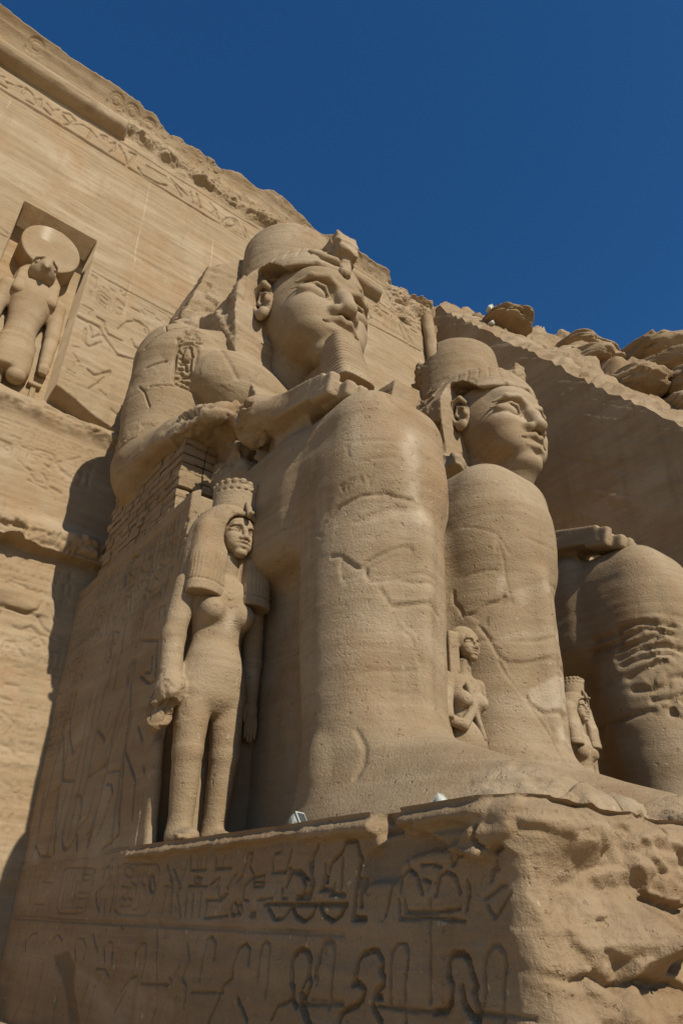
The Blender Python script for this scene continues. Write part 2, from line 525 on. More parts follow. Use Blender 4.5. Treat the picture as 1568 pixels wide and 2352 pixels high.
# ------------------------------------------------------------------ materials
def stone(name, c1, c2, c3, bedding=1.0, bump=1.0, flecks=0.5, marks=0.0, bedbump=1.0):
    """sandstone: bedding bands, mottling, pale chips, dark pits and a pitted, ledged surface"""
    m = bpy.data.materials.new(name)
    m.use_nodes = True
    nt = m.node_tree
    N, L = nt.nodes, nt.links
    b = N['Principled BSDF']
    b.inputs['Roughness'].default_value = 0.95
    b.inputs['Specular IOR Level'].default_value = 0.12
    g = N.new('ShaderNodeNewGeometry')
    def mp(sx, sy, sz):
        q = N.new('ShaderNodeMapping')
        q.inputs['Scale'].default_value = (sx, sy, sz)
        L.new(g.outputs['Position'], q.inputs['Vector'])
        return q
    def nz(vec, scale, det=5.0, rough=0.55, dist=0.0):
        q = N.new('ShaderNodeTexNoise')
        q.inputs['Scale'].default_value = scale
        q.inputs['Detail'].default_value = det
        q.inputs['Roughness'].default_value = rough
        q.inputs['Distortion'].default_value = dist
        L.new(vec.outputs[0], q.inputs['Vector'])
        return q
    def ramp(src, p0, p1, v0=0.0, v1=1.0):
        q = N.new('ShaderNodeMapRange')
        q.inputs[1].default_value, q.inputs[2].default_value = p0, p1
        q.inputs[3].default_value, q.inputs[4].default_value = v0, v1
        L.new(src, q.inputs[0])
        return q.outputs[0]
    def mix(f, a, bb, mode='MIX'):
        q = N.new('ShaderNodeMix')
        q.data_type = 'RGBA'
        q.blend_type = mode
        for s, i in ((f, 0), (a, 6), (bb, 7)):
            if isinstance(s, (int, float)): q.inputs[i].default_value = s
            elif isinstance(s, tuple): q.inputs[i].default_value = (*s, 1)
            else: L.new(s, q.inputs[i])
        return q.outputs[2]
    def mul(a, k, add=None):
        q = N.new('ShaderNodeMath'); q.operation = 'MULTIPLY_ADD'
        L.new(a, q.inputs[0]); q.inputs[1].default_value = k
        if add is None: q.inputs[2].default_value = 0
        else: L.new(add, q.inputs[2])
        return q.outputs[0]
    flat = mp(1, 1, 1)
    bed = mp(0.10, 0.10, 1.7 * bedding)
    bedf = mp(0.35, 0.35, 9.0 * bedding)
    n_bed = nz(bed, 1.0, 6, 0.6, 0.6)
    n_bedf = nz(bedf, 1.0, 5, 0.65, 0.4)
    n_big = nz(flat, 0.35, 4)
    n_mid = nz(flat, 2.2, 6, 0.6)
    n_fine = nz(flat, 26, 4, 0.7)
    col = mix(ramp(n_bed.outputs[0], 0.36, 0.64), c1, c2)
    n_pale = nz(mp(0.22, 0.22, 0.75), 1.0, 5, 0.6, 0.8)
    pale = (c3[0] * 1.13, c3[1] * 1.17, c3[2] * 1.24)
    col = mix(ramp(n_pale.outputs[0], 0.48, 0.64, 0, 0.85), col, pale)
    n_rust = nz(mp(0.5, 0.5, 0.35), 1.0, 5, 0.65, 0.5)
    rust = (c2[0] * 1.06, c2[1] * 0.86, c2[2] * 0.70)
    col = mix(ramp(n_rust.outputs[0], 0.50, 0.68, 0, 0.75), col, rust)
    n_run = nz(mp(1.6, 1.6, 0.16), 1.0, 5, 0.6, 0.3)
    col = mix(ramp(n_run.outputs[0], 0.56, 0.72, 0, 0.55), col, tuple(v * 0.72 for v in c2))
    col = mix(ramp(n_bedf.outputs[0], 0.50, 0.70, 0, 0.60), col, c3)
    col = mix(ramp(n_bedf.outputs[0], 0.48, 0.30, 0, 0.45), col, tuple(v * 0.86 for v in c2))
    col = mix(ramp(n_big.outputs[0], 0.38, 0.68, 0.0, 0.45), col, c2)
    col = mix(ramp(n_mid.outputs[0], 0.35, 0.7, 0.0, 0.35), col, c3)
    dark = tuple(v * 0.72 for v in c2)
    n_pit = nz(flat, 9.0, 3, 0.6)
    col = mix(ramp(n_pit.outputs[0], 0.66, 0.76, 0.0, 0.55), col, dark)
    col = mix(ramp(n_fine.outputs[0], 0.3, 0.75, 0.25, -0.1), col, dark)
    if flecks > 0:
        n_fl = nz(mp(5, 5, 3.2), 2.1, 2, 0.5)
        col = mix(ramp(n_fl.outputs[0], 0.70, 0.76, 0.0, flecks), col, (0.50, 0.40, 0.27))
    if marks > 0:
        at = N.new('ShaderNodeAttribute'); at.attribute_name = 'mark'
        col = mix(at.outputs['Fac'], col, (0.52, 0.42, 0.29))
        at2 = N.new('ShaderNodeAttribute'); at2.attribute_name = 'dirt'
        col = mix(at2.outputs['Fac'], col, tuple(v * 0.45 for v in c2))
    L.new(col, b.inputs['Base Color'])
    n_iso = nz(mp(6, 6, 8), 1.0, 6, 0.65)
    h = mul(n_mid.outputs[0], 0.25)
    h = mul(n_bedf.outputs[0], 0.20 * bedbump, h)
    h = mul(n_iso.outputs[0], 0.42, h)
    h = mul(n_fine.outputs[0], 0.50, h)
    h = mul(ramp(n_pit.outputs[0], 0.62, 0.74), -0.45, h)
    bp = N.new('ShaderNodeBump')
    bp.inputs['Strength'].default_value = 0.75 * bump
    bp.inputs['Distance'].default_value = 0.05
    L.new(h, bp.inputs['Height'])
    L.new(bp.outputs[0], b.inputs['Normal'])
    return m

def plain(name, col, rough=0.5, metal=0.0, spec=0.4, grime=0.0):
    m = bpy.data.materials.new(name)
    m.use_nodes = True
    N, L = m.node_tree.nodes, m.node_tree.links
    b = N['Principled BSDF']
    b.inputs['Roughness'].default_value = rough
    b.inputs['Metallic'].default_value = metal
    b.inputs['Specular IOR Level'].default_value = spec
    tc = N.new('ShaderNodeTexCoord')
    n = N.new('ShaderNodeTexNoise')
    n.inputs['Scale'].default_value = 14
    n.inputs['Detail'].default_value = 5
    L.new(tc.outputs['Object'], n.inputs['Vector'])
    q = N.new('ShaderNodeMix'); q.data_type = 'RGBA'
    q.inputs[6].default_value = (*col, 1)
    q.inputs[7].default_value = (*(v * (1 - 0.5 * grime) for v in col), 1)
    L.new(n.outputs[0], q.inputs[0])
    L.new(q.outputs[2], b.inputs['Base Color'])
    return m

M_WALL = stone('sandstone_wall', (0.335, 0.242, 0.138), (0.288, 0.203, 0.110), (0.385, 0.286, 0.172), 1.0, 0.75, 0.25, marks=1, bedbump=1.6)
M_STAT = stone('sandstone_statue', (0.322, 0.232, 0.132), (0.262, 0.182, 0.098), (0.378, 0.281, 0.170), 1.0, 1.0, 0.5, marks=1)
M_PED = stone('sandstone_pedestal', (0.305, 0.212, 0.117), (0.250, 0.168, 0.088), (0.345, 0.250, 0.148), 1.2, 1.0, 0.6, marks=1)
M_ROCK = stone('cliff_rock', (0.330, 0.234, 0.131), (0.248, 0.168, 0.088), (0.385, 0.285, 0.171), 0.6, 1.3, 0.12)
M_PALE = stone('scratched_stone', (0.40, 0.30, 0.185), (0.36, 0.27, 0.165), (0.43, 0.33, 0.21), 1.0, 0.4, 0.0)
M_SAND = stone('sand', (0.43, 0.32, 0.19), (0.39, 0.285, 0.165), (0.46, 0.35, 0.215), 0.2, 0.5, 0.0)
M_BRICK = stone('repair_block', (0.312, 0.222, 0.124), (0.258, 0.178, 0.095), (0.380, 0.282, 0.170), 2.0, 1.2, 0.25)
M_LAMP = plain('painted_lamp_metal', (0.50, 0.50, 0.40), 0.45, 0.0, 0.4, 0.25)
M_RUST = plain('sun_browned_metal', (0.34, 0.25, 0.15), 0.6, 0.0, 0.3, 0.4)
M_GLASS = plain('lamp_glass', (0.05, 0.06, 0.06), 0.08, 0.0, 0.6)
M_DARK = plain('dark_metal', (0.06, 0.055, 0.05), 0.5, 0.4, 0.4)

def marks(o, mark=None, dirt=None):
    n = len(o.data.vertices)
    for nm, v in (('mark', mark), ('dirt', dirt)):
        if v is not None:
            a = o.data.attributes.new(nm, 'FLOAT', 'POINT')
            a.data.foreach_set('value', np.ascontiguousarray(v, dtype=np.float32))

# measured stroke drawings of the carvings: (half width m, depth m, coordinates in cm)
SIDE=[(0.022,0.03,[-1742,-1,-1309,-4,-1033,-5,-791,-6,-622,-5]),(0.022,0.03,[-1766,95,-1425,95,-1176,95]),(0.022,0.03,[-1733,-7,-1307,-8,-1032,-8,-790,-9,-621,-8]),(0.02,0.03,[-1691,80,-1691,28]),(0.02,0.03,[-1662,81,-1649,5]),(0.02,0.03,[-1623,68,-1639,36]),(0.02,0.03,[-1572,65,-1600,58,-1531,55]),(0.02,0.03,[-1626,20,-1557,20]),(0.02,0.03,[-1627,5,-1626,20]),(0.02,0.03,[-1593,6,-1595,20]),(0.02,0.03,[-1559,6,-1564,20]),(0.02,0.03,[-1580,50,-1590,28]),(0.02,0.03,[-1534,49,-1528,8]),(0.02,0.03,[-1528,77,-1530,53]),(0.02,0.03,[-1461,79,-1482,74,-1478,13,-1457,5,-1341,6,-1326,10,-1315,65,-1326,73,-1461,79]),(0.02,0.03,[-1455,69,-1452,13]),(0.02,0.03,[-1437,69,-1433,12]),(0.02,0.03,[-1419,68,-1415,13]),(0.02,0.03,[-1402,69,-1400,13]),(0.02,0.03,[-1373,65,-1335,64,-1337,56,-1369,57,-1373,65]),(0.02,0.03,[-1389,30,-1394,13]),(0.02,0.03,[-1376,37,-1334,36,-1334,28,-1371,28]),(0.02,0.03,[-1347,50,-1351,40]),(0.02,0.03,[-1394,47,-1393,37]),(0.02,0.03,[-1326,67,-1328,36]),(0.02,0.03,[-1378,14,-1341,14]),(0.026,0.04,[-1274,55,-1265,74,-1251,75,-1247,57,-1260,46,-1293,36,-1283,26]),(0.026,0.04,[-1289,29,-1269,11]),(0.026,0.04,[-1263,26,-1266,6]),(0.026,0.04,[-1249,26,-1244,8]),(0.026,0.04,[-1237,74,-1240,44]),(0.026,0.04,[-1214,75,-1221,8]),(0.02,0.03,[-1193,76,-1209,70,-1204,12,-1185,6,-1091,5,-1074,9,-1054,61,-1065,70,-1193,76]),(0.02,0.03,[-1148,62,-1148,59,-1152,57,-1158,55,-1165,56,-1173,57,-1179,60,-1182,63,-1182,66,-1178,69,-1172,70,-1164,70,-1157,68,-1151,65,-1148,62]),(0.02,0.03,[-1146,67,-1154,49,-1127,43,-1126,31]),(0.02,0.03,[-1189,24,-1183,29,-1168,24,-1157,28,-1143,24,-1133,28]),(0.02,0.03,[-1127,60,-1129,37]),(0.02,0.03,[-1113,65,-1113,48,-1099,42]),(0.02,0.03,[-1114,31,-1115,14,-1134,13]),(0.02,0.03,[-1186,44,-1150,40,-1163,31]),(0.02,0.03,[-1186,17,-1140,17]),(0.04,0.06,[-1067,44,-1066,39,-1067,36,-1071,34,-1075,34,-1080,36,-1085,40,-1088,45,-1089,50,-1088,54,-1084,56,-1079,56,-1074,53,-1070,49,-1067,44]),(0.04,0.06,[-1085,53,-1078,36]),(0.024,0.04,[-1031,68,-1001,40,-996,7]),(0.024,0.04,[-1018,41,-1027,6]),(0.024,0.04,[-1008,62,-977,37]),(0.024,0.04,[-971,72,-985,32,-969,4]),(0.024,0.04,[-1029,41,-1001,40]),(0.03,0.06,[-963,77,-961,59,-917,58,-915,72]),(0.03,0.06,[-943,73,-943,61]),(0.03,0.06,[-933,73,-933,61]),(0.03,0.06,[-891,71,-891,58,-849,58]),(0.03,0.06,[-869,72,-874,59]),(0.03,0.06,[-946,50,-927,49,-928,43,-944,43,-946,50]),(0.03,0.06,[-938,46,-932,46]),(0.03,0.06,[-961,40,-909,39]),(0.03,0.06,[-943,31,-938,5]),(0.03,0.06,[-961,30,-958,7]),(0.03,0.06,[-922,32,-921,6]),(0.03,0.06,[-908,23,-868,23,-853,29]),(0.03,0.06,[-905,3,-848,7]),(0.03,0.06,[-904,21,-905,3]),(0.03,0.06,[-901,41,-880,49,-883,38]),(0.03,0.06,[-877,38,-874,25,-857,31]),(0.03,0.06,[-833,43,-821,51,-810,72,-800,73,-805,58,-796,48,-814,37,-813,23,-801,22]),(0.03,0.06,[-855,36,-847,47,-834,52]),(0.03,0.06,[-795,46,-771,48,-772,37,-793,36,-795,46]),(0.03,0.06,[-790,41,-775,41]),(0.03,0.06,[-827,14,-827,10,-829,8,-831,7,-834,7,-837,8,-840,10,-841,14,-841,17,-840,19,-837,21,-834,21,-831,19,-828,17,-827,14]),(0.03,0.06,[-815,14,-815,11,-816,9,-818,8,-820,8,-822,9,-824,11,-825,14,-825,16,-824,18,-822,20,-820,20,-818,18,-816,16,-815,14]),(0.03,0.06,[-794,10,-784,10,-783,6,-793,6]),(0.03,0.06,[-755,65,-755,49,-727,51,-718,72]),(0.03,0.06,[-733,34,-732,24,-721,24]),(0.03,0.06,[-731,49,-718,55,-725,38]),(0.03,0.06,[-782,23,-750,25]),(0.03,0.06,[-751,69,-738,71]),(0.04,0.09,[-725,36,-714,50,-696,46,-687,35,-690,29,-702,24,-678,24,-671,35,-681,58,-674,66]),(0.04,0.09,[-767,18,-712,19]),(0.04,0.09,[-759,15,-742,4,-725,5,-714,15]),(0.04,0.09,[-653,55,-655,31,-637,31]),(0.04,0.09,[-635,62,-646,52,-648,38]),(0.04,0.1,[-715,18,-666,18]),(0.04,0.1,[-711,17,-701,7,-686,3,-672,9,-667,18]),(0.04,0.1,[-662,18,-615,18]),(0.04,0.1,[-660,17,-651,8,-638,4,-624,9,-616,18]),(0.04,0.09,[-677,36,-674,64,-667,73]),(0.04,0.09,[-703,25,-686,26,-674,33,-677,49]),(0.04,0.09,[-660,30,-645,48,-643,55,-623,66,-619,74,-601,74,-597,61]),(0.04,0.09,[-637,28,-637,36]),(0.04,0.09,[-643,27,-619,26]),(0.04,0.09,[-627,27,-625,38,-624,59]),(0.04,0.09,[-719,50,-701,50,-682,41]),(0.06,0.13,[-595,58,-600,35,-606,6,-587,6]),(0.06,0.13,[-592,39,-593,18]),(0.03,0.06,[-547,36,-552,23,-558,9]),(0.03,0.06,[-526,56,-525,46,-516,41,-509,26]),(0.03,0.06,[-526,46,-536,39,-537,28]),(0.03,0.06,[-510,49,-495,49,-485,46]),(0.03,0.06,[-465,26,-469,39,-479,43,-487,40,-493,25]),(0.03,0.06,[-540,22,-538,7,-497,8,-461,6]),(0.03,0.06,[-532,22,-531,12,-497,12,-466,15]),(0.03,0.06,[-456,35,-454,27,-459,14]),(0.03,0.06,[-471,54,-470,47,-463,54,-454,56]),(0.03,0.06,[-509,38,-499,35]),(0.05,0.1,[-426,72,-430,65,-426,58,-419,56,-410,59]),(0.03,0.05,[-420,49,-430,34]),(0.03,0.05,[-428,42,-419,43]),(0.03,0.05,[-437,22,-419,31,-413,31]),(0.03,0.05,[-436,18,-429,9]),(0.03,0.05,[-410,25,-427,10]),(0.03,0.05,[-659,-49,-655,-20,-652,-13,-643,-12,-635,-15,-634,-33,-638,-63]),(0.03,0.05,[-554,-56,-552,-36,-551,-19,-542,-12,-533,-12,-529,-17,-530,-26,-534,-41,-536,-69]),(0.03,0.05,[-675,-67,-619,-62]),(0.03,0.05,[-571,-60,-505,-58]),(0.03,0.05,[-451,-54,-428,-53]),(0.05,0.1,[-702,-51,-701,-43,-704,-36,-701,-26,-691,-22,-678,-23,-672,-30,-673,-40,-669,-50,-675,-59,-684,-62,-677,-64]),(0.05,0.1,[-702,-52,-698,-55,-701,-63,-691,-70]),(0.05,0.1,[-605,-46,-594,-45,-588,-49,-592,-56,-599,-61,-617,-67,-623,-71,-624,-77]),(0.05,0.1,[-605,-46,-599,-41,-598,-29,-593,-22,-581,-19,-570,-19,-564,-25,-563,-30,-566,-32,-561,-39,-562,-44,-571,-48,-575,-53,-566,-53]),(0.05,0.1,[-578,-60,-568,-71]),(0.05,0.1,[-686,-67,-671,-81]),(0.05,0.1,[-481,-20,-476,-17,-467,-16,-460,-20,-457,-29,-453,-38,-455,-40]),(0.05,0.1,[-481,-20,-483,-31,-479,-38,-481,-51,-488,-56,-501,-58]),(0.05,0.1,[-469,-39,-466,-51,-458,-58,-452,-55]),(0.05,0.1,[-456,-40,-453,-49,-453,-60]),(0.025,0.04,[-448,-52,-443,-38,-444,-29,-441,-17,-434,-10,-426,-9,-420,-15,-421,-23,-425,-37,-428,-59]),(0.025,0.04,[-451,-55,-421,-53,-399,-54]),(0.012,0.04,[-500,23,-502,-3,-503,-32,-505,-52]),(0.022,0.04,[-1330,-61,-1347,-43,-1334,-30,-1309,-30,-1292,-41,-1294,-62]),(0.022,0.04,[-1204,-58,-1219,-39,-1206,-30,-1187,-32,-1178,-59]),(0.022,0.04,[-1096,-55,-1099,-40,-1085,-29,-1066,-28,-1057,-48,-1064,-68]),(0.022,0.04,[-1600,-59,-1622,-42,-1597,-31,-1558,-28,-1548,-57]),(0.022,0.04,[-1464,-60,-1459,-34,-1441,-27,-1411,-36]),(0.022,0.04,[-1231,-89,-1241,-133]),(0.022,0.04,[-1259,-88,-1277,-120]),(0.022,0.04,[-1131,-88,-1107,-71,-1079,-67]),(0.022,0.04,[-1141,-114,-1115,-87]),(0.022,0.04,[-942,-24,-930,-42,-942,-61,-928,-69,-927,-91]),(0.022,0.04,[-978,-63,-971,-67,-953,-48]),(0.022,0.04,[-899,-61,-896,-41,-893,-20,-883,-15,-871,-22,-869,-39]),(0.022,0.04,[-768,-55,-765,-23,-757,-16,-747,-20,-747,-38,-751,-67]),(0.022,0.04,[-1061,-75,-976,-70]),(0.022,0.04,[-915,-74,-841,-69]),(0.022,0.04,[-1234,-67,-1200,-66,-1178,-75]),(0.022,0.04,[-1557,-78,-1551,-130,-1587,-165]),(0.022,0.04,[-1483,-74,-1479,-155]),(0.022,0.04,[-1388,-100,-1382,-146]),(0.022,0.04,[-1034,-12,-1010,-75]),(0.022,0.04,[-1006,-93,-1018,-112]),(0.022,0.04,[-1686,5,-1678,-69,-1664,-145]),(0.022,0.04,[-1269,-23,-1242,-45]),(0.022,0.04,[-1169,-9,-1158,-14]),(0.035,0.07,[-843,-63,-825,-54,-821,-37,-814,-24,-798,-20,-790,-26,-789,-40]),(0.035,0.07,[-706,-51,-697,-61,-708,-67,-727,-72,-738,-84]),(0.035,0.07,[-704,-51,-704,-32,-693,-23,-678,-23,-673,-34,-676,-45,-686,-58,-678,-61]),(0.035,0.07,[-681,-67,-665,-81]),(0.035,0.07,[-843,-63,-850,-76,-865,-98]),(0.035,0.07,[-807,-71,-784,-90]),(0.025,0.04,[-663,-44,-659,-23,-649,-15,-638,-15,-634,-25,-638,-67]),(0.025,0.04,[-667,-62,-619,-61]),(0.03,0.04,[-1350,725,-1343,677]),(0.03,0.04,[-1259,716,-1264,618]),(0.03,0.04,[-1156,711,-1186,616]),(0.03,0.04,[-1400,706,-1402,673]),(0.03,0.04,[-1472,484,-1493,592,-1479,618,-1446,622,-1406,608,-1399,574,-1410,529,-1403,480]),(0.03,0.04,[-1468,578,-1464,605,-1428,601]),(0.03,0.04,[-1423,564,-1428,548]),(0.03,0.04,[-1469,546,-1437,533]),(0.03,0.04,[-1483,522,-1453,513]),(0.03,0.04,[-1297,484,-1278,526,-1245,532]),(0.03,0.04,[-1226,501,-1229,527,-1204,522,-1200,502]),(0.03,0.04,[-1311,481,-1212,454,-1208,417]),(0.03,0.04,[-1325,447,-1299,472]),(0.03,0.04,[-1269,713,-1231,708]),(0.03,0.04,[-1256,697,-1218,692]),(0.03,0.04,[-1297,688,-1258,683]),(0.03,0.04,[-1292,675,-1254,671]),(0.03,0.04,[-1224,665,-1219,632]),(0.03,0.04,[-1180,679,-1189,624]),(0.03,0.04,[-1270,634,-1246,629]),(0.03,0.04,[-1166,697,-1171,661]),(0.03,0.04,[-1625,739,-1628,707]),(0.03,0.04,[-1579,726,-1582,695]),(0.03,0.04,[-1558,723,-1550,688]),(0.03,0.04,[-1600,673,-1619,635]),(0.03,0.04,[-1567,666,-1570,636]),(0.03,0.04,[-1360,650,-1315,637,-1316,620,-1358,628]),(0.03,0.04,[-1337,712,-1335,666]),(0.03,0.04,[-1331,601,-1293,581]),(0.03,0.04,[-1656,647,-1660,585]),(0.03,0.04,[-1757,674,-1737,607]),(0.03,0.04,[-1608,617,-1589,565]),(0.03,0.04,[-1294,602,-1294,548]),(0.03,0.04,[-1241,576,-1239,553]),(0.03,0.04,[-1207,638,-1223,624]),(0.03,0.04,[-1194,660,-1159,656]),(0.03,0.04,[-1181,641,-1153,637]),(0.06,0.09,[-1410,710,-1457,721,-1478,689,-1464,650]),(0.06,0.09,[-1472,687,-1460,653]),(0.032,0.05,[-1378,272,-1338,352,-1322,431,-1291,464]),(0.032,0.05,[-1296,477,-1213,453,-1193,372,-1222,373,-1269,397]),(0.032,0.05,[-1227,428,-1218,393,-1245,399]),(0.032,0.05,[-1238,298,-1208,268]),(0.032,0.05,[-1276,330,-1280,258]),(0.032,0.05,[-1287,259,-1269,222,-1253,139]),(0.032,0.05,[-1346,212,-1319,209,-1303,192,-1316,179]),(0.032,0.05,[-1080,168,-1127,214]),(0.032,0.05,[-1400,353,-1408,328]),(0.032,0.05,[-1448,488,-1441,416]),(0.032,0.05,[-1408,466,-1405,403]),(0.032,0.05,[-1274,257,-1208,203,-1190,139]),(0.032,0.05,[-1183,222,-1132,164]),(0.032,0.05,[-1619,231,-1592,165,-1563,107]),(0.032,0.05,[-1574,226,-1571,127]),(0.032,0.05,[-1458,147,-1431,105]),(0.032,0.05,[-1456,143,-1409,162,-1402,208]),(0.032,0.05,[-1391,131,-1372,138,-1378,120]),(0.032,0.05,[-1268,193,-1242,122,-1258,116,-1301,103]),(0.032,0.05,[-1723,242,-1699,126,-1654,107,-1580,102]),(0.032,0.05,[-1794,222,-1772,139]),(0.032,0.05,[-1309,176,-1335,128])]
SIDE_PATCH=[-588,56,-591,28,-582,35,-572,37,-541,37,-537,51,-524,56,-496,60,-465,59,-452,62,-435,74,-449,78,-461,79,-493,76,-522,73,-548,83,-568,93,-568,66,-588,59]
SIDE_STAIN=[-1446,-59,-1374,-50,-1336,-67,-1323,-95,-1291,-121,-1270,-139,-1311,-142,-1363,-98,-1426,-71]
